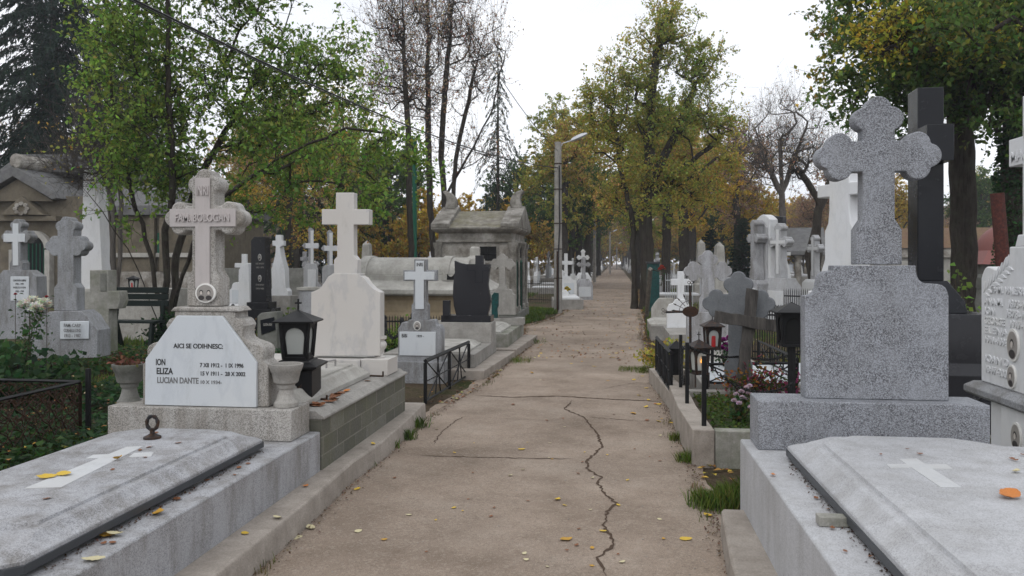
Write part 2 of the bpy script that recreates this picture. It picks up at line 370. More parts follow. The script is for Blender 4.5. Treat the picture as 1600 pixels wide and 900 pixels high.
def leafcol(pal, n, rs, pos=None, clump=1.2):
    cols = np.array([p[0] for p in pal]); w = np.array([p[1] for p in pal], float); w = np.cumsum(w/w.sum())
    if pos is not None:
        ph = rs.rand(3)*10
        f = (np.sin(pos[:, 0]*clump+ph[0])+np.sin(pos[:, 1]*clump*1.3+ph[1])+np.sin(pos[:, 2]*clump*1.1+ph[2]))/6+.5
        u = np.clip(f*.75+rs.rand(n)*.55-.15, 0, .999)
    else: u = rs.rand(n)
    c = cols[np.minimum(np.searchsorted(w, u), len(pal)-1)]
    return np.clip(c*(.65+.7*rs.rand(n, 1))*(1+.12*rs.randn(n, 3)), .002, .9)
def leaves_obj(name, cen, size, pal, mat, parent, seed=0, elong=.62, flat=0., droop=.25, axis=None, clump=1.2, cols=None):
    """many small folded leaves as one mesh"""
    rs = np.random.RandomState(seed); n = len(cen); cen = np.asarray(cen, float)
    d = rs.randn(n, 3) if axis is None else axis+.35*rs.randn(n, 3)
    d[:, 2] -= droop; d[:, 2] *= (1-flat); d /= np.linalg.norm(d, axis=1)[:, None]+1e-9
    nn = rs.randn(n, 3)*(1-flat*.8); nn[:, 2] += .8+flat*3; nn /= np.linalg.norm(nn, axis=1)[:, None]
    sd_ = np.cross(d, nn); sd_ /= np.linalg.norm(sd_, axis=1)[:, None]+1e-9; nn = np.cross(sd_, d)
    s = (size*(.6+.7*rs.rand(n)))[:, None]; fold = .18
    v = np.stack([cen-d*s*.5, cen-d*s*.05+sd_*s*elong*.5+nn*s*fold*.6, cen+d*s*.5-nn*s*.08, cen-d*s*.05-sd_*s*elong*.5+nn*s*fold*.6], 1)
    off = np.array(woff(parent)) if parent else 0
    v = (v.reshape(-1, 3)-off)
    me = bpy.data.meshes.new(name); me.vertices.add(4*n); me.vertices.foreach_set('co', v.ravel())
    me.loops.add(4*n); me.loops.foreach_set('vertex_index', np.arange(4*n)); me.polygons.add(n)
    me.polygons.foreach_set('loop_start', np.arange(n)*4); me.update(calc_edges=True)
    at = me.color_attributes.new('Col', 'FLOAT_COLOR', 'POINT')
    cc = leafcol(pal, n, rs, cen, clump) if cols is None else cols
    cc = np.concatenate([np.repeat(cc, 4, 0), np.ones((4*n, 1))], 1); at.data.foreach_set('color', cc.ravel())
    me.materials.append(M[mat]); o = bpy.data.objects.new(name, me); C.objects.link(o)
    if parent: o.parent = parent
    return o
# ------------------------------------------------------------------ ground and path
def ground():
    xs = np.concatenate([-np.geomspace(230, 4, 26), np.linspace(-3.5, 3.5, 8), np.geomspace(4, 230, 26)])
    ys = np.concatenate([[-60, -20, -6], np.linspace(-2, 40, 50), np.geomspace(42, 420, 22)])
    vs = []; fs = []; nx = len(xs)
    for y in ys:
        for x in xs: vs.append((x, y, -.012+(0 if abs(x) < 3.6 else .05*noise.noise(Vector((x*.4, y*.4, 0))))))
    for j in range(len(ys)-1):
        for i in range(nx-1): k = j*nx+i; fs.append((k, k+1, k+nx+1, k+nx))
    tag(MB().add(vs, fs).build('ground', 'ground'), kind='structure')
ground()
LE = [(-3, -1.95), (3.9, -1.86), (8, -1.9), (10.3, -1.68), (13, -1.64), (15, -1.56), (17, -1.9), (19.5, -2.15), (21.7, -1.72), (25, -1.46), (37, -1.52), (63, -1.6), (118, -1.25), (400, -1.2)]
RE = [(-3, .62), (4.2, .62), (6.4, .62), (8.4, .58), (10.6, .56), (13.3, .56), (16.6, .58), (22, .78), (32.6, .95), (63, 1.34), (118, 1.55), (400, 1.6)]
def edge(E_, y):
    for (a, p), (b, q) in zip(E_, E_[1:]):
        if a <= y <= b: return p+(q-p)*(y-a)/(b-a)
    return E_[-1][1]
def pheight(x, y):
    a, b = edge(LE, y), edge(RE, y); t = min(1, max(0, (x-a)/(b-a))); return -.004+.016*math.sqrt(max(0, math.sin(math.pi*t)))+.006*noise.noise(Vector((x*1.5, y*.8, 1)))
def path():
    ys = list(np.arange(-3, 30, .12))+list(np.geomspace(30, 400, 60)); n = 25; vs = []; fs = []
    for y in ys:
        a = edge(LE, y)-.12+.09*noise.noise(Vector((0, y*1.3, 3)))+.04*noise.noise(Vector((0, y*6, 3)))
        b = edge(RE, y)+.06+.09*noise.noise(Vector((9, y*1.3, 3)))+.04*noise.noise(Vector((9, y*6, 3)))
        for i in range(n):
            t = i/(n-1); x = a+(b-a)*t
            vs.append((x, y, -.004+.016*math.sin(math.pi*t)**.5+.006*noise.noise(Vector((x*1.5, y*.8, 1)))))
    for j in range(len(ys)-1):
        for i in range(n-1): k = j*n+i; fs.append((k, k+1, k+n+1, k+n))
    p = MB().add(vs, fs).build('path', 'path'); tag(p, kind='structure')
    rs = random.Random(4)
    def crack(pts, w, wj):
        P = [Vector(W(a, b, z=0)) for a, b in pts]; Q = []
        for a, b in zip(P, P[1:]):
            m = max(3, int((b-a).length/.03))
            for i in range(m):
                q = a.lerp(b, i/m); s = .011*min(1, (b-a).length*4); Q.append(Vector((q.x+rs.uniform(-s, s), q.y+rs.uniform(-s, s), 0)))
        Q.append(P[-1]); vs = []; fs = []
        for i, q in enumerate(Q):
            d = (Q[min(i+1, len(Q)-1)]-Q[max(i-1, 0)]).normalized(); s = Vector((-d.y, d.x, 0)); e = min(1, i/6, (len(Q)-1-i)/6)
            h = max(.001, .68*w*(.5+rs.random()*wj)*(.15+.85*e)); x = q.x
            zz = pheight(q.x, q.y)+.0035
            vs += [(q.x+s.x*h, q.y+s.y*h, zz), (q.x-s.x*h, q.y-s.y*h, zz)]
        for i in range(len(Q)-1): fs.append((2*i, 2*i+1, 2*i+3, 2*i+2))
        return MB().add(vs, fs)
    sets = [([(949, 905), (940, 888), (934, 875), (959, 853), (944, 824), (949, 802), (963, 790), (946, 775), (934, 756), (940, 749), (917, 734), (917, 722), (940, 700), (934, 681), (912, 654), (881, 641), (889, 634), (893, 628)], .010, 1.3),
            ([(742, 619), (802, 622), (870, 621), (930, 624), (1000, 627), (1032, 628)], .028, .8), ([(651, 713), (700, 715), (742, 716), (840, 719), (893, 720)], .009, 1.),
            ([(913, 654), (960, 657), (1008, 660)], .008, 1.), ([(677, 696), (689, 677), (710, 660), (727, 651)], .008, 1.), ([(742, 652), (790, 656), (865, 660), (880, 655)], .002, 1.), ([(940, 610), (975, 602), (1005, 597)], .005, 1)]
    m = MB()
    for s in sets:
        q = crack(*s); m.add(q.v, q.f)
    tag(m.build('path_crack', 'crack', None, sm=0), kind='structure')
path()

# ------------------------------------------------------------------ kerbs beside the path
def kerb(name, label, pts, w, h, mat, side):
    """pts: (y, x of the path-side edge); side -1 kerb body lies to the left"""
    rs = []
    for y, x in pts:
        j = .012*noise.noise(Vector((y*2, x, 5))); rs.append([(x+j, y, -.05), (x+j*.6-.008*-side, y, h-.015), (x+j+.02*side, y, h), (x+w*side, y, h), (x+w*side, y, -.05)])
    o = MB().loft(rs).build(name, mat, None, .006); return tag(o, label, 'kerb')
kerb('kerb', 'long low concrete kerb bordering the path along the two front left tombs', [(1, -1.84), (3.4, -1.81), (4.6, -1.82), (5.6, -1.86), (6.3, -1.83), (7.2, -1.86), (8.02, -1.9)], .3, .15, 'concw', -1)
kerb('kerb', 'short brownish concrete kerb below the front right speckled tomb', [(1, .54), (3.0, .53), (4.0, .56), (4.8, .62)], .3, .15, 'concw', 1)

# ------------------------------------------------------------------ front left tomb
t = thing('family_tomb', 'large grey terrazzo tomb with white plaque reading ION, ELIZA, LUCIAN DANTE, front left', 'tomb', (-2.7, 5.1, 0))
MB().rings([(-3.42, -2.01, .8, 5.33, -.05), (-3.42, -2.01, .8, 5.33, .42)]).build('grave_base', 'terr', t, .01)
MB().box(-3.37, -2.08, 4.99, 5.31, .42, .628).build('plinth', 'terrc', t, .008)
sl_ = slab(t, -3.13, -2.16, 2.66, 4.78, .465, .1, 'terr', 'steel', .17)
L2 = lambda *p: [W(px, py, z=.567)[:2] for px, py in p]
MB().pz(L2((38, 763), (96, 761), (224, 697), (198, 698)), .5635, .5675).build('inlay_cross', 'inlay', sl_)
MB().pz(L2((134, 716), (163, 715.3), (175, 709.5), (146, 710.5)), .5635, .5673).build('inlay_cross_arm', 'inlay', sl_); MB().pz(L2((201, 714), (236, 713), (240, 706.5), (210, 707.5)), .5635, .5673).build('inlay_cross_arm', 'inlay', sl_)
MB().box(-2.3, -2.18, 3.95, 4.07, .421, .445).box(-2.29, -2.2, 3.97, 4.05, .4455, .465).build('prop_stone', 'concd', t, .006)
MB().box(-3.2, -3.1, 3.4, 3.5, .421, .465).box(-2.5, -2.4, 2.0, 2.1, .421, .465).build('prop_stone', 'concd', t, .006)
hx, hy, _ = W(238, 685, z=.565)
rg = MB().lathe(hx, hy, [(.05, .564), (.05, .576), (.03, .586), (.014, .596), (.014, .618), (.02, .622)], 16)
rg.tube([(hx+.034*math.sin(a), hy, .655+.04*-math.cos(a)) for a in np.linspace(0, 2*math.pi, 22)], [.01+.003*(i % 3 == 0) for i in range(22)], 7)
rg.build('ring_handle', 'ironr', t, 0, 50)
# stele
pf = [(-3.16, .63), (-3.16, .9), (-3.12, .94)]+ogee((-3.12, .94), (-2.99, 1.17), .16)+arc((-2.99, 1.17), (-2.93, 1.22), .2, 4)+[(-2.93, 1.262), (-2.5, 1.262), (-2.5, 1.22)]+arc((-2.5, 1.22), (-2.44, 1.17), .2, 4)+ogee((-2.44, 1.17), (-2.31, .94), -.16)+[(-2.27, .9), (-2.27, .63)]
st = MB().py(pf, 5.06, 5.25).build('stele', 'terrc', t, .008)
MB().py([(-2.96, 1.262), (-2.47, 1.262), (-2.5, 1.292), (-2.93, 1.292)], 5.05, 5.26).build('cap', 'terrc', st, .01)
pq = MB().py([(-3.13, .632), (-2.34, .632), (-2.34, .93), (-2.58, 1.235), (-2.9, 1.235), (-3.125, .94)], 5.035, 5.0605).build('plaque', 'plaque', t, .003)
def wx(px, y=5.04): return W(px, 500, y=y)[0]
def wz(py, px=300, y=5.04): return W(px, py, y=y)[2]
T = [('AICI SE ODIHNESC:', 272, 544, 349, 7.5, 'ink'), ('ION', 244, 571, 259, 10, 'ink'), ('ELIZA', 245, 585, 271, 10, 'ink'), ('LUCIAN DANTE', 246, 599, 311, 9.5, 'grey_ink'),
     ('7 XII 1912 -  1 IX 1996', 313, 573, 381, 6.5, 'ink'), ('15 V 1911 -  28 X 2002', 313, 586, 384, 6.5, 'ink'), ('10 X 1934-', 313, 599, 347, 5.5, 'grey_ink')]
for s, x0, yb, x1, hp, m_ in T: text(s, 'inscription', m_, pq, (wx(x0), 5.0345, wz(yb)), hp*5.04/F*1.0, depth=.003, width=wx(x1)-wx(x0))
# cross
cz = 1.292
cp = trefoil(-2.742, cz, .93, .28, .082, 1.89, .056, .19, .118)
cr_ = MB().py(cp, 5.09, 5.24).build('cross', 'terrc', t, .012)
MB().py(latin(-2.742, 1.42, .74, .235, .052, 1.892, .06), 5.078, 5.0905).build('cross_inlay', 'pinkm', cr_, .002)
text('INRI', 'inscription', 'pinkm', cr_, (-2.742, 5.074, 2.045), .062, depth=.012, align='CENTER', width=.088)
text('FAM. BOLOGAN', 'inscription', 'pinkm', cr_, (-2.742, 5.074, 1.868), .05, depth=.012, align='CENTER', width=.39)
medallion(t, -2.715, 5.078, 1.385, .073, .066, 2)

# urns of the front left tomb
def stone_urn(name, label, x, y, z, h, mat, n=12, plant=False, prof=None, group=None):
    t = thing(name, label, 'urn', (x, y, z), group)
    P = prof or [(.085, 0), (.085, .03), (.07, .045), (.055, .09), (.05, .12), (.062, .135), (.062, .155), (.085, .17), (.1, .24), (.105, .245), (.12, .285), (.12, .3), (.103, .3), (.095, .27)]
    k = h/.3
    MB().lathe(x, y, [(r*k, z+q*k) for r, q in P], n).build('urn_body', mat, t, .002, 40)
    if plant:
        rs = np.random.RandomState(3); c = np.column_stack([x+.06*rs.randn(90), y+.06*rs.randn(90), z+h-.01+.03*np.abs(rs.randn(90))])
        leaves_obj('dead_leaves', c, .035, [((.12, .05, .03), 2), ((.06, .07, .02), 1), ((.2, .09, .05), 1)], 'litter', t, 2)
    return t
stone_urn('stone_urn', 'grey fluted stone urn on the plinth to the right of the ION ELIZA plaque', -2.17, 5.12, .63, .285, 'conc')
stone_urn('stone_urn', 'dark weathered stone urn with dead plants, left of the ION ELIZA plaque', W(205, 600, y=5.22)[0], 5.2, .6, .285, 'concd', plant=True)
# big black lantern beside it
def lantern(name, label, x, y, z, w, h, glass='glass', mat='iron', pedestal=0, flame=False, cand=None, rot=0., group=None, cross=True, legs=0):
    t = thing(name, label, 'lantern', (x, y, z), group); X = Matrix.Translation((x, y, z)) @ Matrix.Rotation(rot, 4, 'Z')
    z0 = 0; a = w/2
    if pedestal:
        MB().rings([(-a*1.1, a*1.1, -a*1.1, a*1.1, 0), (-a*1.1, a*1.1, -a*1.1, a*1.1, pedestal*.8), (-a*1.4, a*1.4, -a*1.4, a*1.4, pedestal*.86), (-a*1.45, a*1.45, -a*1.45, a*1.45, pedestal*.9), (-a*.95, a*.95, -a*.95, a*.95, pedestal*.97), (-a*.9, a*.9, -a*.9, a*.9, pedestal)]).build('pedestal', mat, t, .004, xf=X)
        MB().py([(-a*.5, pedestal*.08), (a*.5, pedestal*.08), (a*.5, pedestal*.55)]+arc((a*.5, pedestal*.55), (-a*.5, pedestal*.55), .3, 8)+[(-a*.5, pedestal*.55)], -a*1.13, -a*1.09).build('pedestal_door', 'ironr', t, .002, xf=X)
        z0 = pedestal
    for q in range(legs): MB().bar(((-1, 1)[q % 2]*a*.8, (-1, 1)[q//2]*a*.8, 0), ((-1, 1)[q % 2]*a*.8, (-1, 1)[q//2]*a*.8, h*.3), .012).build('leg', mat, t, xf=X)
    if legs: z0 = h*.25; h = h*.75
    b0, b1 = a*.74, a*.9; zt = z0+h*.68
    m = MB().rings([(-b0, b0, -b0, b0, z0), (-b0, b0, -b0, b0, z0+h*.06)]).rings([(-b1, b1, -b1, b1, zt), (-b1, b1, -b1, b1, zt+h*.05)])
    for q in range(4):
        sx, sy = (-1, 1)[q % 2], (-1, 1)[q//2]
        m.tube([(sx*b0*.93, sy*b0*.93, z0+.01), (sx*b1*.93, sy*b1*.93, zt+.01)], w*.055, 4)
    for k in range(4):   # arched window frames
        R = Matrix.Rotation(k*math.pi/2, 4, 'Z'); g = []
        w0, w1 = b0*.62, b1*.62; zb, zc = z0+h*.12, zt-h*.24
        outer = [(-b0*.9, z0+h*.05), (b0*.9, z0+h*.05), (b1*.9, zt), (-b1*.9, zt)]
        arch = [(w1*math.cos(t_), zc+h*.19*math.sin(t_)**.8) for t_ in np.linspace(0, math.pi, 9)]
        inner = [(-w0, zb), (w0, zb)]+arch
        lft = [(-b0*.9, z0+h*.05), (-w0, zb)]+[arch[-1-i] for i in range(5)]+[(0, zt), (-b1*.9, zt)]
        for s_ in (1, -1):
            pts = [(p*s_, q_) for p, q_ in lft]; yb = b0*.9; yt = b1*.93
            def yy(z_): return -(yb+(yt-yb)*(z_-z0)/(zt-z0))
            v0 = [R @ Vector((p, yy(q_), q_)) for p, q_ in pts]; v1 = [R @ Vector((p, yy(q_)+.008, q_)) for p, q_ in pts]
            m.loft([v0, v1])
        m.loft([[R @ Vector((p, yy(q_), q_)) for p, q_ in ((-b0*.9, z0+h*.05), (b0*.9, z0+h*.05), (w0, zb), (-w0, zb))], [R @ Vector((p, yy(q_)+.008, q_)) for p, q_ in ((-b0*.9, z0+h*.05), (b0*.9, z0+h*.05), (w0, zb), (-w0, zb))]])
    body = m.build('body', mat, t, .002, xf=X)
    MB().rings([(-b0*.8, b0*.8, -b0*.8, b0*.8, z0+h*.07), (-b1*.82, b1*.82, -b1*.82, b1*.82, zt-.002)]).build('glass_pane', glass, t, 0, xf=X)
    MB().rings([(-b1*1.34, b1*1.34, -b1*1.34, b1*1.34, zt+h*.05), (-b1*1.36, b1*1.36, -b1*1.36, b1*1.36, zt+h*.08), (-b1*.12, b1*.12, -b1*.12, b1*.12, z0+h*.95), (-.005, .005, -.005, .005, z0+h*.97)]).build('roof', mat, t, .002, xf=X)
    if cross: MB().bar((0, 0, z0+h*.95), (0, 0, z0+h*1.18), w*.045).bar((-w*.1, 0, z0+h*1.1), (w*.1, 0, z0+h*1.1), w*.04).build('finial', mat, t, xf=X)
    if cand:
        MB().lathe(0, -b1*.5, [(a*.3, z0+h*.1), (a*.33, z0+h*.42), (a*.3, z0+h*.45)], 12).build('candle', cand, t, xf=X)
    if flame: MB().lathe(.0, -b1*.9, [(.003, z0+h*.3), (a*.16, z0+h*.36), (a*.1, z0+h*.44), (.002, z0+h*.5)], 10).build('flame', 'flame', t, xf=X)
    return t
lantern('grave_lantern', 'large black metal grave lantern on its own black pedestal, behind the grey stone urn', -2.33, 5.72, .5, .25, .38, pedestal=.37, rot=.12)

# ------------------------------------------------------------------ veined marble tomb behind it
t = thing('marble_tomb', 'blank cream veined marble tomb with plain cross on a mossy block base', 'tomb', (-2.7, 7.2, 0))
MB().box(-3.45, -2.005, 5.34, 7.58, -.05, .5).build('block_base', 'block', t, .004)
MB().rings([(-3.47, -1.985, 5.335, 7.6, .5), (-3.47, -1.985, 5.335, 7.6, .52), (-3.45, -2.02, 5.34, 7.58, .535), (-3.43, -2.05, 5.34, 7.57, .56)]).build('moulded_rim', 'conc', t, .006)
MB().pxx([(7.06, .56), (7.4, .56), (7.4, .705), (7.06, .705)], -2.28, -2.03).build('marble_block', 'marblev', t, .004)
MB().box(-3.4, -2.285, 7.04, 7.45, .56, .7).build('stele_foot', 'marblev', t, .004)
slab(t, -3.36, -2.17, 5.36, 7.0, .565, .13, 'paler', None, .03, name='slab')
MB().tube([W(510, 575, y=6.3), W(510, 565, y=6.3), W(524, 562, y=6.45), W(524, 572, y=6.45)], .009, 8).build('slab_handle', 'chrome', t)
MB().tube([(-2.12, 5.75, .562), (-2.12, 5.75, .6), (-2.12, 5.75, .568), (-2.35, 5.78, .568)], .008, 5).tube([(-2.05, 6.98, .562), (-2.05, 6.98, .61), (-2.05, 6.98, .568), (-2.3, 7.0, .568)], .008, 5).build('iron_bracket', 'rusty', t)
Y = 7.15
so_ = PX(Y, [(486, 556), (486, 457), (498, 452), (503, 447), (508, 440), (513, 432), (519, 429), (519, 427.5), (563, 427.5), (563, 431), (569, 434), (575, 443), (583, 451), (594, 457), (594, 556)])
MB().py(so_, Y, Y+.14).build('stele', 'marblev', t, .006)
MB().py(PX(Y+.02, [(522, 428), (522, 406), (527, 401), (527, 351), (503, 351), (503, 327), (525, 327), (525, 301), (553, 301), (553, 327), (577, 327), (577, 351), (553, 351), (553, 399), (559, 406), (559, 428)]), Y+.015, Y+.125).build('cross', 'marblev', t, .005)
stone_urn('marble_vase', 'cream marble vase on the corner block of the veined marble tomb', -2.15, 7.22, .705, .2, 'marblev', 24, prof=[(.075, 0), (.075, .015), (.05, .03), (.035, .06), (.05, .09), (.088, .14), (.098, .18), (.085, .215), (.062, .235), (.07, .25), (.095, .262), (.095, .3), (.08, .3), (.075, .27)])

# ------------------------------------------------------------------ BIBI tomb
Y = 10.3
t = thing('small_tomb', 'small grey speckled tomb with white cross inlay and a plaque reading BIBI 1939', 'tomb', (-2.5, Y, 0))
MB().box(*[W(600, 590, y=Y)[0], W(694, 590, y=Y)[0]], Y, Y+.5, -.05, .27).build('base', 'terrm', t, .006)
pts = PX(Y+.05, [(622, 566), (622, 513), (626, 508)])+ogee(*PX(Y+.05, [(626, 508), (638, 500)]), .15)+ogee(*PX(Y+.05, [(674, 500), (686, 508)]), .15)+PX(Y+.05, [(690, 514), (690, 566)])
MB().py(pts, Y+.05, Y+.25).build('stele', 'terrm', t, .006)
c = MB().py(PX(Y+.08, [(643, 500), (643, 477), (646, 473), (646, 439), (630, 439), (630, 422), (647, 422), (647, 405), (666, 405), (666, 422), (682, 422), (682, 439), (666, 439), (666, 473), (669, 477), (669, 500)]), Y+.08, Y+.2).build('cross', 'terrm', t, .005)
MB().py(PX(Y+.08, [(649, 483), (649, 437), (632.5, 437), (632.5, 424.5), (649.5, 424.5), (649.5, 407.5), (662.5, 407.5), (662.5, 424.5), (679, 424.5), (679, 437), (662.5, 437), (662.5, 483)]), Y+.068, Y+.081).build('cross_inlay', 'plaque', c, .002)
text('INRI', 'inscription', 'ink', c, (*(lambda p: (p[0], Y+.067, p[2]))(W(656, 416, y=Y+.08)),), .045, align='CENTER', width=.085)
x0, _, z1 = W(624.5, 518, y=Y+.05); x1, _, z0 = W(681, 556, y=Y+.05)
pq = MB().box(x0, x1, Y+.035, Y+.0505, z0, z1).build('plaque', 'plaque', t, .003)
text('BIBI', 'inscription', 'ink', pq, (x0+.03, Y+.034, z1-.075), .045, width=.075); text('1939 -', 'inscription', 'ink', pq, (x0+.23, Y+.034, z1-.072), .03, width=.1)
x, _, z = W(652, 509, y=Y+.05); medallion(t, x, Y+.05, z, .05, .062)
# railing in front of it
def railing(name, label, p0, p1, h, mat='iron', zb=.03, n=2):
    t = thing(name, label, 'railing', (p0[0], p0[1], 0)); a, b = Vector(p0), Vector(p1)
    up = Vector((0, 0, 1)); f = MB()
    f.bar(a+up*(h-.01), b+up*(h-.01), .035).build('top_rail', mat, t); MB().bar(a+up*zb, b+up*zb, .022).build('bottom_rail', mat, t)
    for i in range(n+1): q = a.lerp(b, i/n); MB().bar(q, q+up*(h-.03), .03).build('post', mat, t)
    for i in range(n):
        m = MB(); u, v = a.lerp(b, (i+.06)/n), a.lerp(b, (i+.94)/n); c_ = (u+v)/2+up*(h*.5)
        for d in ((u+up*zb, v+up*(h-.03)), (u+up*(h-.03), v+up*zb)): m.bar(*d, .014)
        m.bar(a.lerp(b, i/n)+up*h*.5, a.lerp(b, (i+1)/n)+up*h*.5, .012)
        m.bar(u.lerp(v, .38)+up*zb, u.lerp(v, .52)+up*(h-.03), .012).bar(u.lerp(v, .62)+up*zb, u.lerp(v, .48)+up*(h-.03), .012)
        m.build('lattice', mat, t)
    return t
railing('grave_railing', 'low black iron railing with crossed bars on the left edge of the path', (-2.09, 8.78, 0), (-1.98, 10.9, 0), .49)

# ------------------------------------------------------------------ black granite curved tomb
Y = 12.45
t = thing('black_tomb', 'curved black polished granite stele with sunk cross on a stepped grey grave', 'tomb', (-2.3, Y, 0))
MB().pz([(-3.3, 10.7), (-1.73, 10.68), (-1.60, 13.05), (-3.3, 13.05)], -.05, .12).build('step', 'concw', t, .01)
MB().box(-3.2, -1.9, 10.92, 13.0, .12, .31).build('grave_base', 'conc', t, .008)
slab(t, -2.95, -2.03, 10.97, 12.3, .31, .09, 'paler', None, .05)
MB().box(W(684, 500, y=Y)[0]-.1, W(768, 500, y=Y)[0], Y, Y+.45, .31, .63).build('plinth', 'conc', t, .006)
MB().box(W(688, 500, y=Y)[0], W(766, 500, y=Y)[0], Y+.05, Y+.4, .631, .735).build('stele_base', 'black', t, .004)
Y += .12
o_ = PX(Y, [(713, 494), (709, 478), (707.5, 462), (708, 444), (710.5, 425), (710, 407), (719, 411), (730, 413), (742.5, 413), (742.5, 399), (754.5, 399), (754.5, 413), (766, 413), (763.5, 430), (762, 445), (764, 458), (767, 470), (764.5, 483), (761, 494)])
b_ = MB().py(o_, Y, Y+.13).build('stele', 'black', t, .004)
def line(mb, a, b, y, w=.004):
    p, q = Vector((a[0], y, a[1])), Vector((b[0], y, b[1])); d = (q-p).normalized(); s = Vector((-d.z, 0, d.x))*w
    mb.loft([[p-s, p+s, p+s+Vector((0, .004, 0)), p-s+Vector((0, .004, 0))], [q-s, q+s, q+s+Vector((0, .004, 0)), q-s+Vector((0, .004, 0))]])
m = MB(); cpx = PX(Y, [(742.5, 413), (730, 413), (730, 423), (742.5, 423), (742.5, 441.5), (754, 441.5), (754, 423), (765, 423)])
for a_, c_ in zip(cpx, cpx[1:]): line(m, a_, c_, Y-.003, .003)
m.build('cross_outline', 'dgran', b_)
x, _, z = W(698, 485, y=Y-.1); MB().box(x-.055, x+.055, Y-.15, Y-.05, .735, z+.16).build('black_vase', 'black', t, .004)

# ------------------------------------------------------------------ grey tomb with ornate cross, third back
t = thing('grey_tomb', 'pale blue-grey stone tomb with slender ornate cross, beside the small mausoleum', 'tomb', (-2.1, 15, 0)); Y = 15.3
MB().pz([(-3.2, 13.2), (-1.6, 13.25), (-1.5, 15.9), (-3.2, 15.9)], -.05, .13).build('step', 'concw', t, .01)
MB().box(-3.1, -1.78, 13.5, 16., .13, .36).build('grave_base', 'concm', t, .008)
slab(t, -2.9, -1.92, 13.6, 15.1, .36, .1, 'paler', None, .05)
MB().box(W(768, 500, y=Y)[0], W(817, 500, y=Y)[0], Y, Y+.4, .36, .5).build('plinth', 'conc', t, .006)
Y += .05
MB().py(PX(Y, [(762, 492), (762, 456), (772, 455), (777, 452)])+ogee(*PX(Y, [(794, 452), (804, 460)]), .12)+PX(Y, [(805, 492)]), Y, Y+.22).build('stele', 'conc', t, .006)
x, _, z = W(784, 452.5, y=Y)
MB().py(trefoil(x, z, .7, .25, .06, z+.49, .055, .02, .1), Y+.04, Y+.16).build('cross', 'conc', t, .006)
x, _, z = W(773, 495, y=14.4); tag(MB().py(PX(14.2, [(768, 497), (768, 462), (772, 457), (779, 458), (779, 478), (777, 482), (778, 497)]), 14.2, 14.24).build('memorial_plate', 'teal', None, .004), 'narrow weathered teal metal plate standing behind the black curved stele', 'plate')

# ------------------------------------------------------------------ front right tomb
t = thing('speckled_tomb', 'big blue-grey speckled terrazzo tomb with plain stele and trefoil cross, front right', 'tomb', (1.5, 4.75, 0))
MB().rings([(.755, 3.3, .8, 4.93, -.05), (.755, 3.3, .8, 4.93, .535)]).build('grave_base', 'terrl', t, .01)
MB().box(.81, 2.04, 4.65, 4.92, .535, .815).build('plinth', 'terrd', t, .008)
sl_ = slab(t, .93, 2.05, 1.3, 4.5, .575, .115, 'terrl', 'steel', .2)
zz = .6895
c0 = [W(a, b, z=.69) for a, b in ((1405, 718), (1432, 717), (1502, 762), (1470, 762))]
MB().pz([(p[0], p[1]) for p in c0], zz, zz+.003).build('inlay_cross', 'inlay', sl_)
for q in (((1385, 726), (1416, 725.5), (1425, 731.5), (1392, 732)), ((1446, 726), (1478, 726), (1489, 733), (1457, 733))):
    MB().pz([W(a, b, z=.69)[:2] for a, b in q], zz, zz+.003).build('inlay_cross_arm', 'inlay', sl_)
px_, py_, _ = W(1298, 812, z=.56); MB().box(px_-.05, px_+.1, py_-.02, py_+.04, .536, .575).build('prop_block', 'concm', t, .004)
MB().box(1.8, 1.9, 2.2, 2.3, .536, .575).box(1.8, 1.9, 4.2, 4.3, .536, .575).box(1.0, 1.08, 4.2, 4.3, .536, .575).build('prop_block', 'concd', t, .004)
sp_ = [(1.09, .816), (1.09, 1.4)]+ogee((1.09, 1.4), (1.245, 1.545), -.13)+[(1.245, 1.575), (1.69, 1.575), (1.69, 1.545)]+ogee((1.69, 1.545), (1.865, 1.4), -.13)+[(1.865, .816)]
MB().py(sp_, 4.75, 4.87).build('stele', 'terrd', t, .005)
MB().py(trefoil(1.505, 1.58, .962, .34, .087, 2.2, .068, .2, .125), 4.79, 4.9).build('cross', 'terrd', t, .006)

# ------------------------------------------------------------------ white tomb at the right edge, facing the path
t = thing('white_carved_tomb', 'white carved marble tomb with palm relief, raised names and oval portraits, right edge', 'tomb', (2.8, 5.5, 0))
MB().box(2.72, 3.6, 3.9, 6.2, -.05, .66).build('lower_block', 'whitep', t, .008)
MB().box(2.69, 2.721, 3.9, 5.98, -.05, .61).build('front_panel', 'whitep', t, .004)
MB().rings([(2.67, 3.7, 3.8, 6.48, .6), (2.655, 3.7, 3.8, 6.5, .62), (2.655, 3.7, 3.8, 6.5, .66), (2.7, 3.7, 3.8, 6.44, .7)]).build('cornice', 'terrm', t, .006)
fy, fx = 5.69, 2.74
half = [(6.4, .7), (6.4, 1.46)]+ogee((6.4, 1.47), (6.03, 1.63), -.12)+[(5.97, 1.64), (5.97, 1.7)]
pts = half+[(2*fy-a, b) for a, b in reversed(half)]
sb = MB().pxx(pts, fx, fx+.2).build('stele', 'whitep', t, .01)
MB().pxx(latin(fy, 1.7, 1.02, .33, .14, 2.355, .095), fx+.02, fx+.15).build('cross', 'whitep', t, .006)
MB().pxx([(5.9, 1.7), (5.48, 1.7), (5.52, 1.78), (5.86, 1.78)], fx+.005, fx+.17).build('cross_foot', 'whitep', t, .006)
text('MACELARU', 'inscription', 'whitep', t, (fx+.019, 5.99, 2.29), .07, depth=.012, face='x', width=.6)
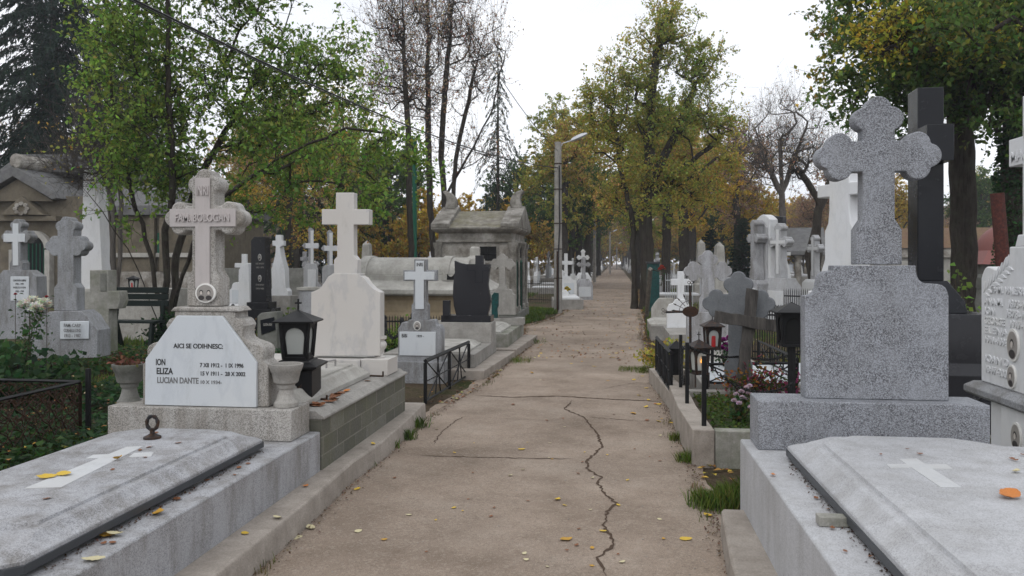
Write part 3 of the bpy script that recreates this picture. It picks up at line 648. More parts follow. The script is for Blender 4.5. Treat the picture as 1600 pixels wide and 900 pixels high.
nm = [('FAM. VALERIU', 1.37, 6.22, .5), ('ANA M.   1893-1957', 1.28, 6.34, .72), ('ION      1878-1942', 1.21, 6.34, .72), ('GEORGE   1917-1944', 1.14, 6.34, .72), ('ELENA', 1.07, 6.34, .36), ('1911-1998', 1.0, 6.34, .36), ('IOAN D.', .86, 6.33, .38), ('1947-2005', .78, 6.33, .38)]
for s, z, y, w in nm: text(s, 'inscription', 'whitep', sb, (fx-.001, y, z), .05, depth=.012, face='x', width=w)
lf = MB()
for k in range(8):
    a = 6.35-.05*k; b = 1.36+.028*k
    for sgn in (-1, 1):
        ang = math.atan2(.028, -.05)+sgn*.7; L = .1
        u = Vector((math.cos(ang), math.sin(ang))); n_ = Vector((-u.y, u.x))
        pp = [Vector((a, b))+u*L*t_+n_*.014*math.sin(math.pi*t_)*s_ for t_, s_ in ((0, 1), (.3, 1), (.6, 1), (1, 1), (.6, -1), (.3, -1))]
        lf.pxx([(p.x, p.y-.0) for p in pp], fx-.007, fx+.002)
lf.build('palm_relief', 'whitep', sb, .003)
for (y, z, rx, rz) in ((5.9, 1.02, .085, .115), (5.92, .8, .06, .085), (5.68, 1.13, .07, .09), (5.66, .96, .08, .1)): medallion(t, y, fx, z, rx, rz, face='x')
medallion(t, 5.72, fx+.02, 2.47, .08, .11, face='x'); medallion(t, 5.72, fx+.02, 1.93, .08, .11, face='x'); medallion(t, 5.75, 2.69, .42, .07, .1, face='x')
# ------------------------------------------------------------------ plots on the right of the path
def strip(name, mat, parent, pts, w, z0, z1, bev=.008): # low wall along a polyline
    m = MB(); rs = []
    P = [Vector((*p, 0)) for p in pts]
    for i, p in enumerate(P):
        a = (P[i]-P[i-1]).normalized() if i else (P[1]-P[0]).normalized(); b = (P[i+1]-P[i]).normalized() if i < len(P)-1 else a
        d = (a+b).normalized(); s = Vector((d.y, -d.x, 0))*(w/max(.5, d.dot(a)))
        rs.append([(p.x, p.y, z0), (p.x, p.y, z1), (p.x+s.x, p.y+s.y, z1), (p.x+s.x, p.y+s.y, z0)])
    return MB().loft(rs).build(name, mat, parent, bev)
t = thing('plot_wall', 'rough low concrete wall around the plant bed carrying three black posts', 'low wall', (.65, 7, 0))
strip('wall', 'concw', t, [(.615, 6.37), (.58, 7.4), (.59, 8.62)], .17, -.05, .285)
strip('wall', 'concm', t, [(2.9, 6.37), (.79, 6.375)], .12, -.05, .28)
strip('wall', 'conc', t, [(.77, 8.5), (2.9, 8.5)], .12, -.05, .27)
tag(MB().box(.8, 2.9, 6.5, 8.4, -.03, .2).build('bed_soil', 'soil'), 'dark soil bed inside the rough low concrete wall', 'soil bed')
t = thing('plot_kerb', 'low plain concrete kerb with a black railing on it, farther right of the path', 'kerb', (.55, 9.7, 0))
strip('kerb', 'concw', t, [(.60, 8.69), (.54, 9.7), (.47, 10.7)], .2, -.05, .19); strip('kerb', 'concw', t, [(.6, 10.7), (3, 10.7)], .12, -.05, .19)
def post(p, q, y=None):
    pass
PT = []
for (px, pb, ptop, w, n) in ((1100, 665, 556, .036, 'nearest'), (1073.5, 630, 535, .034, 'middle'), (1063.5, 605, 523, .034, 'farthest')):
    b = W(px, pb, z=.285); D = topix(*b)[2]; zt = CH+(HY-ptop)*D/F
    o = MB().box(b[0]-w/2, b[0]+w/2, b[1]-w/2, b[1]+w/2, .28, zt).build('chain_post', 'iron', None, .003)
    tag(o, {'nearest': 'black square post nearest the camera on the low concrete wall', 'middle': 'second black square post on the low concrete wall, next to a hanging chain', 'farthest': 'third and farthest black square post on the low concrete wall'}[n], 'post', 'black posts on the low wall'); PT.append((b[0], b[1], zt-.03))
def chain(name, label, a, b, sag, link=.045, r=.0045, mat='iron', parent=None):
    a, b = Vector(a), Vector(b); L = (b-a).length; n = max(4, int((L+sag*sag*2/L)/(link*.72))); m = MB()
    pts = [a.lerp(b, i/n)+Vector((0, 0, -4*sag*(i/n)*(1-i/n))) for i in range(n+1)]
    for i in range(n):
        c = (pts[i]+pts[i+1])/2; d = (pts[i+1]-pts[i]).normalized(); s = d.cross(Vector((0, 0, 1)))
        s = s.normalized() if s.length > .05 else Vector((1, 0, 0)); u = s.cross(d)
        v = (s+u).normalized() if i % 2 else (s-u).normalized()
        m.tube([c+d*link*.5*math.cos(t_)+v*link*.27*math.sin(t_) for t_ in np.linspace(0, 2*math.pi, 9)], r, 4, cap=False)
    o = m.build(name, mat, parent)
    return tag(o, label, 'chain') if not parent else o
chain('chain', 'black chain sagging from the nearest wall post toward the big speckled stele', (PT[0][0], PT[0][1], PT[0][2]), W(1240, 598, y=7.2), .16)
chain('chain', 'black chain running from the wall posts to the grey trefoil cross', PT[1], W(1160, 556, y=8.7), .05)
chain('chain', 'black chain hanging between the middle and farthest wall posts', PT[1], PT[2], .42)
chain('chain', 'black chain stretched between the leaning wooden cross and the speckled stele', W(1160, 556, y=8.7), W(1250, 548, y=8), .06)
# back railings of the plots
railing('plot_railing', 'black iron railing with diagonal bars standing on the right kerb by the candle lantern', (.62, 8.8, .17), (.56, 10.5, .17), .45, n=3, zb=.02)
def frame(name, label, pts, base, mat='iron', w=.022):
    t = thing(name, label, 'railing', pts[0][:2]+(0,)); P = [Vector(p) for p in pts]
    m = MB()
    for a, b in zip(P, P[1:]): m.bar(a, b, w)
    m.build('top_rail', mat, t); m = MB()
    for a, b in zip(P, P[1:]): m.bar((a.x, a.y, base), (b.x, b.y, base), w*.8)
    m.build('bottom_rail', mat, t)
    for p in P: MB().bar((p.x, p.y, base-.1), p, w).build('post', mat, t)
    m = MB()
    for a, b in zip(P, P[1:]):
        n = max(1, round((b-a).length/.6))
        for i in range(n):
            u, v = a.lerp(b, i/n), a.lerp(b, (i+1)/n); m.bar((u.x, u.y, base), v, w*.5); m.bar(u, (v.x, v.y, base), w*.5); m.bar(u, (u.x, u.y, base), w*.6)
    m.build('lattice', mat, t); return t
frame('plot_railing', 'black iron railing with crossed bars behind the flowering bed, ending at the speckled stele', [W(1105, 569, y=8.75), W(1245, 567, y=8.75)], .3)
frame('plot_railing', 'black iron railing slanting down to the speckled stele from the trefoil cross', [W(1186, 533, y=10.6), W(1246, 560, y=9.0)], .35)
# slabs of the trefoil-cross plot
t = thing('flat_grave', 'flat white marble grave slab with fallen leaves behind the candle lantern', 'grave slab', (1.7, 9.6, 0))
MB().box(.95, 2.9, 8.9, 10.5, -.02, .27).build('grave_base', 'conc', t, .01); slab(t, 1.0, 2.8, 8.95, 10.4, .27, .07, 'plaque', None, .03)
# lanterns on the right
x, y, z = W(1092, 600, y=8.5); lantern('grave_lantern', 'black four-sided lantern on thin legs with a lit candle, beside the black wall posts', x, y, .3, .19, .5, mat='ironr', flame=True, rot=.35, legs=4)
x, y, z = W(1113, 545, y=9.4)
t = lantern('grave_lantern', 'black lantern with a red candle, raised on a thin pole', x, y, W(1113, 546, y=9.4)[2], .2, .36, cand='red', rot=.1, mat='ironr')
MB().bar((x, y, .3), (x, y, W(1113, 546, y=9.4)[2]+.01), .025).build('pole', 'iron', t)
x, y, z = W(1057, 575, y=9.7); lantern('grave_lantern', 'small dark lantern behind the railing, left of the lit candle', x, y, .25, .17, .42, mat='iron', cross=False, glass='darkin')
x, y, z = W(1237, 541, y=7.6); t = lantern('grave_lantern', 'black box lantern with grey hipped roof, just left of the speckled stele', x, y, z, .27, .42, mat='iron', cross=False, glass='darkin')
MB().bar((x, y, .2), (x, y, z+.01), .05).build('pole', 'iron', t)
# trefoil cross with wooden cross
t = thing('trefoil_cross', 'smooth grey trefoil stone cross behind the weathered wooden cross', 'cross', W(1153, 600, y=8.6)[:2]+(0,)); Y = 8.62
x, _, z = W(1153, 600, y=Y); top = W(1153, 424, y=Y)[2]; az = W(1153, 475, y=Y)[2]; w = .1
X = Matrix.Translation((x, Y, 0)) @ Matrix.Rotation(-.25, 4, 'Z')
MB().py(trefoil(0, .25, top-.25, .37, .1, az, .075, .27, .14), 0, .11).build('cross', 'smooth', t, .01, xf=X)
MB().box(-.16, .16, -.05, .2, .0, .3).build('foot', 'concd', t, .01, xf=X)
t = thing('wooden_cross', 'leaning weathered wooden cross in front of the grey trefoil cross', 'cross', W(1164, 600, y=8.4)[:2]+(0,)); Y = 8.45
def plank(a, b, wa, th, Y, mat, name, j=.006, rag=True):
    a, b = Vector(a), Vector(b); d = (b-a).normalized(); s = Vector((d.z, 0, -d.x)); n = 9; r = random.Random(3); L = []; R = []
    for i in range(n+1):
        q = a.lerp(b, i/n); L.append(q+s*(wa/2+r.uniform(-j, j))); R.append(q-s*(wa/2+r.uniform(-j, j)))
    if rag: L[-1] -= d*.02; R[-1] -= d*.005
    P = L+R[::-1]; return MB().loft([[(p.x, Y+p.y, p.z) for p in P], [(p.x, Y+th+p.y, p.z) for p in P]]).build(name, mat, t, .005)
g = lambda px, py, Y: (lambda q: Vector((q[0], 0, q[2])))(W(px, py, y=Y))
plank(g(1160, 598, Y), g(1177, 450, Y), .115, .05, Y, 'wood', 'upright'); plank(g(1116, 494, Y), g(1226, 511, Y), .12, .04, Y-.042, 'wood', 'crossbar', rag=False)
# granite trefoil cross farther back
Y = 12.8
t = thing('granite_cross', 'speckled granite trefoil cross on a square stele behind the candle lanterns', 'cross', W(1107, 500, y=Y)[:2]+(0,))
x, _, z = W(1107, 488, y=Y); top = W(1107, 391, y=Y)[2]; az = W(1107, 424, y=Y)[2]
MB().py(trefoil(x, z, top-z, .37, .1, az, .078, .2, .13), Y+.05, Y+.17).build('cross', 'terr', t, .01)
a, b = W(1074, 488, y=Y), W(1141, 560, y=Y)
MB().py([(a[0], .1), (a[0], z-.03), (a[0]+.12, z), (b[0]-.12, z), (b[0], z-.03), (b[0], .1)], Y, Y+.25).build('stele', 'terr', t, .01)
MB().box(a[0]-.15, b[0]+.15, Y-1.9, Y+.35, -.05, .2).build('grave_base', 'conc', t, .01)
# wrought iron cross with rays
Y = 11.2
t = thing('wrought_iron_cross', 'thin wrought-iron cross with a round plate and spiked rays, right of the path', 'cross', W(1079, 560, y=Y)[:2]+(0,))
c = g(1079, 487, Y)
MB().loft([[(c.x+.11*math.cos(a)*1., Y, c.z+.075*math.sin(a)) for a in np.linspace(0, 2*math.pi, 17)[:-1]], [(c.x+.11*math.cos(a), Y+.02, c.z+.075*math.sin(a)) for a in np.linspace(0, 2*math.pi, 17)[:-1]]]).build('plate', 'rusty', t, .003)
MB().bar(Vector((c.x, Y+.03, .1)), Vector((c.x, Y+.03, W(1079, 447, y=Y)[2])), .025).bar(g(1040, 488, Y)+Vector((0, Y+.03, 0)), c+Vector((.02, Y+.03, 0)), .022).build('bars', 'ironr', t)
m = MB()
for k in range(4):
    a = math.pi*(.62+.12*k); d = Vector((math.cos(a), 0, math.sin(a))); q = c+Vector((0, Y+.03, 0))
    m.tube([q+d*.1, q+d*.22], .004, 4).tube([q+d*.2, q+d*.225, q+d*.26], [.003, .011, .001], 4)
m.tube([c+Vector((.15*math.cos(a), Y+.03, .15*math.sin(a))) for a in np.linspace(math.pi*.5, math.pi, 9)], .004, 4)
for dx, dz in ((-.33, 0), (-.37, .022), (-.37, -.022), (.0, .37), (.02, .4), (-.02, .4)):
    q = c+Vector((dx, Y+.03, dz)); m.tube([q+Vector((.018*math.cos(a), 0, .018*math.sin(a))) for a in np.linspace(0, 2*math.pi, 9)], .004, 4)
m.build('rays', 'ironr', t)

# ------------------------------------------------------------------ generic builder: plain monuments drawn at a place
def monument(name, label, cat, Y, px, base, parts, ang=0, th=.16, group=None, zb=0):
    """parts: (part name, material, pixel outline, front offset, thickness); upright pieces of one monument at distance Y"""
    bx_, by_, _ = W(px, 500, y=Y); t = thing(name, label, cat, (bx_, by_, 0), group)
    X = Matrix.Translation((bx_, Y, 0)) @ Matrix.Rotation(ang, 4, 'Z') @ Matrix.Translation((-bx_, -Y, 0))
    for nm, mt, pts, off, tk in parts:
        q = PX(Y, pts) if not callable(pts) else pts(); MB().py(q, Y+off, Y+off+tk).build(nm, mt, t, .008, xf=X)
    return t
def bx4(x0, x1, y0, y1): return [(x0, y1), (x1, y1), (x1, y0), (x0, y0)]
def lat4(cx, w, ytop, ybot, l, r, a0, a1): return [(cx-w, ybot), (cx+w, ybot), (cx+w, a1), (r, a1), (r, a0), (cx+w, a0), (cx+w, ytop), (cx-w, ytop), (cx-w, a0), (l, a0), (l, a1), (cx-w, a1)]
def tref(px, Y, ytop, yarm, ybot, half, wpx, foot=0, fwpx=0, r=None):
    def f():
        D = Y/W(px, 400, y=Y)[1]*topix(*W(px, 400, y=Y))[2]; k = D/F; x, _, z = W(px, ybot, y=Y)
        return trefoil(x, z, (ybot-ytop)*k, half*k, wpx*k, z+(ybot-yarm)*k, (r*.72 if r else wpx*.66)*k, foot*k if foot else None, (fwpx or wpx)*k)
    return f
# right side, mid distance
monument('white_cross', 'white marble latin cross on a curved white stele near the teal cabinet', 'cross', 15.5, 1060, 0, [
  ('stele', 'whitep', [(1042, 520), (1043, 482), (1046, 476), (1052, 474), (1056, 468), (1072, 468), (1075, 474), (1082, 480), (1083, 520)], 0, .2),
  ('cross', 'whitep', lat4(1064.5, 5.5, 424, 469, 1049, 1082, 436, 446), .05, .12), ('grave_base', 'conc', bx4(1038, 1090, 512, 545), -1.4, 1.7)])
t = monument('cream_stele', 'blank cream headstone with a flat slab before it, beside the leaning plank', 'headstone', 18, 1035, 0, [
  ('stele', 'paler', [(1018, 505), (1018, 482), (1023, 474), (1030, 466), (1052, 466), (1053, 505)], 0, .2), ('grave_base', 'conc', bx4(1012, 1062, 500, 524), -1.6, 1.9)])
a = W(1016, 505, y=16.3); slab(t, a[0], a[0]+.55, 16.5, 17.9, W(1020, 509, y=16.4)[2], .08, 'paler', None, .03)
x, y, _ = W(1020, 477, z=0); D = 24.
x, y, z = W(1020, 408, D=D)
t = thing('cabinet', 'tall dark teal metal cabinet with a grey top beside the tree trunk', 'cabinet', (x, y, 0))
MB().box(x-.17, x+.19, y-.15, y+.25, .02, 1.52).build('body', 'teal', t, .01); MB().box(x-.2, x+.22, y-.18, y+.28, 1.52, 1.58).build('top', 'steel', t, .01)
a, b = W(1010, 500, z=0), W(1016, 420, D=19.5); t = thing('leaning_plank', 'grey weathered plank propped upright in front of the teal cabinet', 'plank', a)
MB().bar(a, b, .09).build('plank', 'woodl', t, .01); MB().tube([b, W(1028, 424, D=20), W(1042, 418, D=20)], .012, 4).build('rust_bar', 'rusty', t)
def lad(px, D, top, label):
    pass
# tall white steles turned toward the path
def side_stele(name, label, px, D, top, w, th, parts, ang, group=None):
    x, y, z = W(px, 408, D=D); k = D/F; t = thing(name, label, 'headstone', (x, y, 0), group)
    X = Matrix.Translation((x, y, 0)) @ Matrix.Rotation(ang, 4, 'Z'); parts(t, X, z); return t
def f1(t, X, z):
    MB().py([(-.31, 0), (.31, 0), (.31, 2.55)]+arc((.31, 2.6), (-.31, 2.6), -.22, 10)+[(-.31, 2.55)], .1, .32).build('stele', 'whitep', t, .015, xf=X)
    MB().py([(-.23, .5), (.23, .5), (.23, 2.4), (.0, 2.6), (-.23, 2.4)], .06, .1).build('panel', 'terrl', t, .01, xf=X)
    MB().py(trefoil(.05, 1.15, 1.45, .26, .08, 2.15, .055, .2, .12), -.22, .05).build('cross', 'terr', t, .01, xf=X)
    MB().rings([(-.3, .4, -.3, .08, 0), (-.3, .4, -.3, .08, 1.05), (-.2, .3, -.25, .06, 1.15)]).build('pedestal', 'terr', t, .01, xf=X)
    MB().box(-.22, .32, -.315, -.3, .3, .95).build('plaque', 'whitep', t, .003, xf=X)
side_stele('white_stele', 'tallest white arched stele with a trefoil cross before it, right middle distance', 1186, 19.5, 0, 0, 0, f1, math.radians(-68))
def f2(t, X, z):
    MB().rings([(-.42, .42, -.2, .25, 0), (-.42, .42, -.2, .25, .98), (-.3, .3, -.14, .2, 1.16), (-.3, .3, -.14, .2, 1.2)]).build('pedestal', 'terrl', t, .012, xf=X)
    MB().box(-.3, .3, -.215, -.2, .2, .9).build('plaque', 'whitep', t, .003, xf=X)
    for k in range(9): text('M C 19'+str(30+k*4), 'inscription', 'ink', t, (0, 0, 0), .01) if 0 else None
    MB().py(trefoil(0, 1.2, 1.3, .32, .08, 2.05, .062, .2, .11), -.1, .12).build('cross', 'terrl', t, .01, xf=X)
    MB().py(latin(0, 1.3, 1.05, .24, .04, 2.05, .04), -.112, -.1).build('cross_inlay', 'whitep', t, .003, xf=X)
side_stele('white_stele', 'pale terrazzo cross on a white-fronted pedestal, right of the tall arched stele', 1220, 19, 0, 0, 0, f2, math.radians(-58))
x, y, z = W(1207, 408, D=22); X = Matrix.Translation((x, y, 0)) @ Matrix.Rotation(math.radians(-50), 4, 'Z')
t = thing('black_slab_stele', 'tall black granite slab standing between the two white steles', 'headstone', (x, y, 0))
MB().py([(-.35, 0), (.35, 0), (.35, 2.8), (-.35, 2.9)], 0, .15).build('stele', 'black', t, .01, xf=X); MB().box(-.5, .5, -.3, .3, 0, .3).build('base', 'terrm', t, .01, xf=X)
def f3(t, X, z):
    MB().rings([(-.33, .33, -.2, .2, 0), (-.33, .33, -.2, .2, 1.0), (-.25, .25, -.14, .15, 1.1)]).build('pedestal', 'whitep', t, .012, xf=X)
    MB().py(trefoil(0, 1.1, 1.22, .3, .075, 1.95, .056, .2, .1), -.09, .09).build('cross', 'terrl', t, .01, xf=X); MB().py(latin(0, 1.2, 1.05, .22, .04, 1.95, .04), -.1, -.09).build('cross_inlay', 'whitep', t, .003, xf=X)
side_stele('white_stele', 'narrow white cross on a white pedestal in front of the brown-roofed mausoleum', 1274, 22, 0, 0, 0, f3, math.radians(-68))
# tall white cross behind the speckled stele
x, y, z = W(1322, 408, D=10.5); X = Matrix.Translation((x, y, 0)) @ Matrix.Rotation(math.radians(-62), 4, 'Z')
t = thing('tall_white_cross', 'tall smooth white stone cross half hidden behind the speckled trefoil cross', 'cross', (x, y, 0))
MB().rings([(-.5, .5, -.25, .25, 0), (-.5, .5, -.25, .25, .8), (-.46, .46, -.23, .23, 1.2)]).build('pedestal', 'whitep', t, .02, xf=X)
MB().py([(-.4, 1.2), (.4, 1.2), (.33, 1.45), (.26, 1.62), (.26, 2.0), (.2, 2.1), (.18, 2.28), (.18, 2.45), (.4, 2.45), (.4, 2.62), (.18, 2.62), (.18, 2.76), (-.18, 2.76), (-.18, 2.62), (-.4, 2.62), (-.4, 2.45), (-.18, 2.45), (-.18, 2.28), (-.2, 2.1), (-.26, 2.0), (-.26, 1.62), (-.33, 1.45)], -.12, .12).build('cross', 'whitep', t, .015, xf=X)
# black granite cross
x, y, z = W(1446, 408, D=8.3); X = Matrix.Translation((x, y, 0)) @ Matrix.Rotation(math.radians(88), 4, 'Z')
t = thing('black_cross', 'very tall black polished granite cross on stepped black blocks, behind the speckled tomb', 'cross', (x, y, 0))
MB().rings([(-.85, .85, -.84, .84, -.05), (-.85, .85, -.84, .84, .26)]).build('step', 'black', t, .006, xf=X)
MB().rings([(-.6, .6, -.6, .6, .26), (-.6, .6, -.6, .6, .5), (-.5, .5, -.5, .5, .6), (-.5, .5, -.5, .5, 1.02), (-.48, .48, -.48, .48, 1.08)]).build('pedestal', 'black', t, .006, xf=X)
MB().rings([(-.32, .32, -.29, .29, 1.08), (-.3, .3, -.27, .27, 1.2), (-.18, .18, -.15, .15, 1.4)]).build('die', 'dgran', t, .006, xf=X)
MB().py(latin(0, 1.4, 1.97, .43, .155, 2.77, .18), -.125, .125).build('cross', 'dgran', t, .006, xf=X)
chain('chain', 'heavy black chain beside the black cross at the right', W(1500, 636, y=7.3), W(1545, 602, y=7.3), .03, .09, .009)
# right middle ground behind: stone bollard, low kerbs, rusty post, dome roof
x, y, z = W(1529, 408, D=17); t = thing('stone_bollard', 'squat old stone pedestal at the foot of the ivy-clad trunk', 'pedestal', (x, y, 0))
MB().rings([(x-.38, x+.38, y-.3, y+.3, 0), (x-.33, x+.33, y-.28, y+.28, .3), (x-.2, x+.2, y-.2, y+.2, 1.0), (x-.24, x+.24, y-.23, y+.23, 1.05), (x-.24, x+.24, y-.23, y+.23, 1.25), (x-.1, x+.1, y-.1, y+.1, 1.32)]).build('pedestal', 'concd', t, .01)
for (a, b, D, h, mt, lb) in ((1440, 1620, 12.5, .62, 'conc', 'pale flat grave top with fallen leaves behind the black cross'), (1440, 1640, 10.8, .5, 'whitep', 'white marble side of a low tomb behind the black cross')):
    p, q = W(a, 408, D=D), W(b, 408, D=D); t = thing('low_tomb', lb, 'tomb', (p[0], p[1], 0))
    MB().box(p[0], q[0], p[1], p[1]+1.4, -.05, h-.06).build('side', mt, t, .01); MB().box(p[0]-.03, q[0]+.03, p[1]-.03, p[1]+1.43, h-.06, h).build('top', mt, t, .01)
a, b = W(1572, 470, D=13.5), W(1558, 302, D=13.5); t = thing('rusty_post', 'thick rust-red slanted metal post behind the white carved tomb', 'post', (a[0], a[1], 0))
MB().tube([(a[0], a[1], 0), a, b], .11, 10).build('post', 'rustpole', t, .006)
x, y, z = W(1585, 408, D=26); t = thing('kiosk', 'small round-roofed red kiosk far behind the rusty post', 'kiosk', (x, y, 0))
MB().box(x-1.0, x+1.8, y, y+1.6, 0, 1.5).build('wall', 'concd', t); MB().rings([(x-1.2, x+2, y-.5, y+1.8, 1.5), (x-.8, x+1.6, y, y+1.4, 1.95)]).build('awning', 'redroof', t)
MB().lathe(x+.2, y+.8, [(1.0*math.cos(a_), 1.9+.95*math.sin(a_)) for a_ in np.linspace(0, 1.5, 8)], 20).build('dome', 'redroof', t)
# iron fence among the right plots
def spear_fence(name, label, p0, p1, h, n, mat='iron', loops=False):
    t = thing(name, label, 'fence', (p0[0], p0[1], 0)); a, b = Vector(p0), Vector(p1); up = Vector((0, 0, 1)); m = MB()
    m.bar(a+up*h*.82, b+up*h*.82, .02).bar(a+up*h*.15, b+up*h*.15, .02).build('rails', mat, t); m = MB()
    for i in range(n+1):
        q = a.lerp(b, i/n); m.tube([q, q+up*h*.93, q+up*h], [.008, .008, .001], 4)
        if loops and i < n: r = a.lerp(b, (i+1)/n); m.tube([q+up*h*.82, (q*.75+r*.25)+up*h*.97, (q+r)/2+up*h*1.0, (q*.25+r*.75)+up*h*.97, r+up*h*.82], .007, 4)
    m.build('pickets', mat, t); return t
spear_fence('iron_fence', 'black iron fence with looped tops between the wooden cross and the box lantern', (*W(1176, 408, D=13)[:2], 0), (*W(1262, 408, D=12.5)[:2], 0), .9, 22, loops=True)
spear_fence('iron_fence', 'dark iron fence behind the narrow white cross on the right', (*W(1225, 408, D=18)[:2], 0), (*W(1330, 408, D=17)[:2], 0), 1.0, 30)
spear_fence('iron_fence', 'low black iron fence in front of the barrel-topped tomb', (*W(600, 408, D=14.5)[:2], 0), (*W(712, 408, D=14.5)[:2], 0), .62, 26)

# ------------------------------------------------------------------ mausoleum beside the path (left)
def mausoleum(name, label, x0, x1, y0, y1, eave, ridge, wall, roof, accent, openings=True):
    t = thing(name, label, 'mausoleum', ((x0+x1)/2, (y0+y1)/2, 0)); dx = x1-x0
    w = MB().box(x0, x1, y0, y1, .25, eave-.35).build('wall', wall, t, .02)
    MB().box(x0-.12, x1+.12, y0-.12, y1+.12, -.05, .3).build('plinth', 'concd', t, .02)
    e = eave-.35
    MB().rings([(x0-.06, x1+.06, y0-.06, y1+.06, e), (x0-.06, x1+.06, y0-.06, y1+.06, e+.06), (x0-.0, x1+.0, y0-.0, y1+.0, e+.08), (x0-.0, x1+.0, y0-.0, y1+.0, e+.24), (x0-.1, x1+.1, y0-.1, y1+.1, e+.28), (x0-.16, x1+.16, y0-.16, y1+.16, e+.34), (x0-.16, x1+.16, y0-.16, y1+.16, e+.38)]).build('cornice', accent, t, .012)
    for (px, py) in ((x0, y0), (x1, y0), (x1, y1), (x1, (y0*.72+y1*.28)), (x1, (y0*.28+y1*.72))):
        MB().rings([(px-.11, px+.11, py-.11, py+.11, .3), (px-.11, px+.11, py-.11, py+.11, .42), (px-.085, px+.085, py-.085, py+.085, .45), (px-.08, px+.08, py-.08, py+.08, e-.16), (px-.1, px+.1, py-.1, py+.1, e-.12), (px-.12, px+.12, py-.12, py+.12, e-.04), (px-.12, px+.12, py-.12, py+.12, e-.002)]).build('pilaster', accent, t, .01)
    ym = (y0+y1)/2; ez = e+.38
    MB().loft([[(x0-.05, y0-.12, ez), (x1+.05, y0-.12, ez), (x1+.05, y1+.12, ez), (x0-.05, y1+.12, ez)], [(x0-.05, ym-.01, ridge), (x1+.05, ym-.01, ridge), (x1+.05, ym+.01, ridge), (x0-.05, ym+.01, ridge)]]).build('roof', roof, t, .02)
    for xa, xb in ((x0-.16, x0+.3), (x1-.3, x1+.17)):
        MB().pxx([(y0-.17, ez-.0), (y1+.17, ez), (y1+.17, ez+.1), (ym, ridge+.12), (y0-.17, ez+.1)], xa, xb).build('gable', accent, t, .015)
        q = (xa+xb)/2
        sg = 1 if xa > (x0+x1)/2 else -1; hn = [(q+sg*u, ridge+.1+v) for u, v in ((-.14, -.05), (-.17, .12), (-.12, .28), (0, .4), (.14, .45), (.22, .42), (.14, .33), (.1, .22), (.12, .1), (.16, -.05))]
        MB().py(hn, ym-.17, ym+.17).build('acroterion', accent, t, .03)
    f = MB().pxx([(y0+.25, .3), (y1-.25, .3), (y1-.25, e-.45), (y0+.25, e-.45)], x1+.012, x1+.03).build('door', 'green', t, .005)
    m = MB()
    for k in range(7): yy = y0+.3+(y1-y0-.6)*k/6; m.bar((x1+.04, yy, .35), (x1+.04, yy, e-.5), .02)
    m.build('door_grille', 'iron', f); MB().box(x1+.015, x1+.03, ym-.3, ym+.3, e-.38, e-.08).build('fanlight', 'darkin', t)
    wx0, wx1 = x0+dx*.56, x0+dx*.78
    MB().box(wx0-.06, wx1+.06, y0-.03, y0-.002, e-.52, e-.06).build('window_frame', accent, t, .008); MB().box(wx0, wx1, y0-.034, y0-.031, e-.46, e-.1).build('window', 'darkin', t)
    m = MB().bar(((wx0+wx1)/2, y0-.045, e-.46), ((wx0+wx1)/2, y0-.045, e-.1), .02).bar((wx0, y0-.045, e-.28), (wx1, y0-.045, e-.28), .02).build('window_bars', 'iron', t)
    return t
mausoleum('mausoleum', 'small crumbling stone mausoleum with gabled tile roof and curled horn ornaments', -4.42, -2.5, 20.0, 22.6, 2.42, 2.95, 'oldst', 'tile', 'oldst2')
# barrel-topped tomb
Y = 16.6; a, b = W(545, 408, y=Y)[0], W(752, 408, y=Y)[0]
t = thing('barrel_tomb', 'long low pale stone tomb with barrel vault top, in front of the small mausoleum', 'tomb', ((a+b)/2, Y, 0))
MB().rings([(a-.1, b+.1, Y, Y+1.9, -.05), (a-.1, b+.1, Y, Y+1.9, .42), (a, b, Y+.1, Y+1.8, .5), (a, b, Y+.1, Y+1.8, .76), (a-.05, b+.05, Y+.05, Y+1.85, .82), (a-.05, b+.05, Y+.05, Y+1.85, .86)]).build('base', 'sand', t, .01)
MB().rings([(a-.16, b+.16, Y-.12, Y+1.95, .87), (a-.2, b+.2, Y-.16, Y+2.0, .91), (a-.2, b+.2, Y-.16, Y+2.0, 1.0), (a+.05, b-.05, Y+.2, Y+1.6, 1.18), (a+.05, b-.05, Y+.2, Y+1.6, 1.3)]).build('cover', 'paler', t, .012)
def vault(x0, x1, r, z, yc, mat, name, n=14): return MB().pxx([(yc+r*math.cos(q), z+r*.62*math.sin(q)) for q in np.linspace(0, math.pi, n)], x0, x1).build(name, mat, t, .01)
vault(a+.12, b-.35, .62, 1.3, Y+.9, 'paler', 'vault'); vault(a+.1, a+.3, .68, 1.3, Y+.9, 'paler', 'vault_band'); vault(b-.95, b-.75, .68, 1.3, Y+.9, 'paler', 'vault_band')
x, _, z = W(705, 424, y=Y+.2)
MB().py([(x-.18, 1.18), (x+.18, 1.18), (x+.18, 1.36)]+arc((x+.18, 1.38), (x-.18, 1.38), .45, 8)+[(x-.18, 1.36)], Y+.16, Y+.8).build('dormer', 'paler', t, .008)
MB().py([(x-.085, 1.2), (x+.085, 1.2), (x+.085, 1.33)]+arc((x+.085, 1.34), (x-.085, 1.34), .45, 8)+[(x-.085, 1.33)], Y+.155, Y+.158).build('opening', 'darkin', t)
x, _, z = W(743, 400, y=Y+.9)
MB().rings([(x-.22, x+.22, Y+.6, Y+1.1, 1.3), (x-.18, x+.18, Y+.65, Y+1.05, 1.66), (x-.1, x+.1, Y+.75, Y+.95, 1.72), (x-.1, x+.1, Y+.75, Y+.95, 1.88), (x-.07, x+.07, Y+.78, Y+.92, 1.92)]).build('finial_block', 'paler', t, .015)
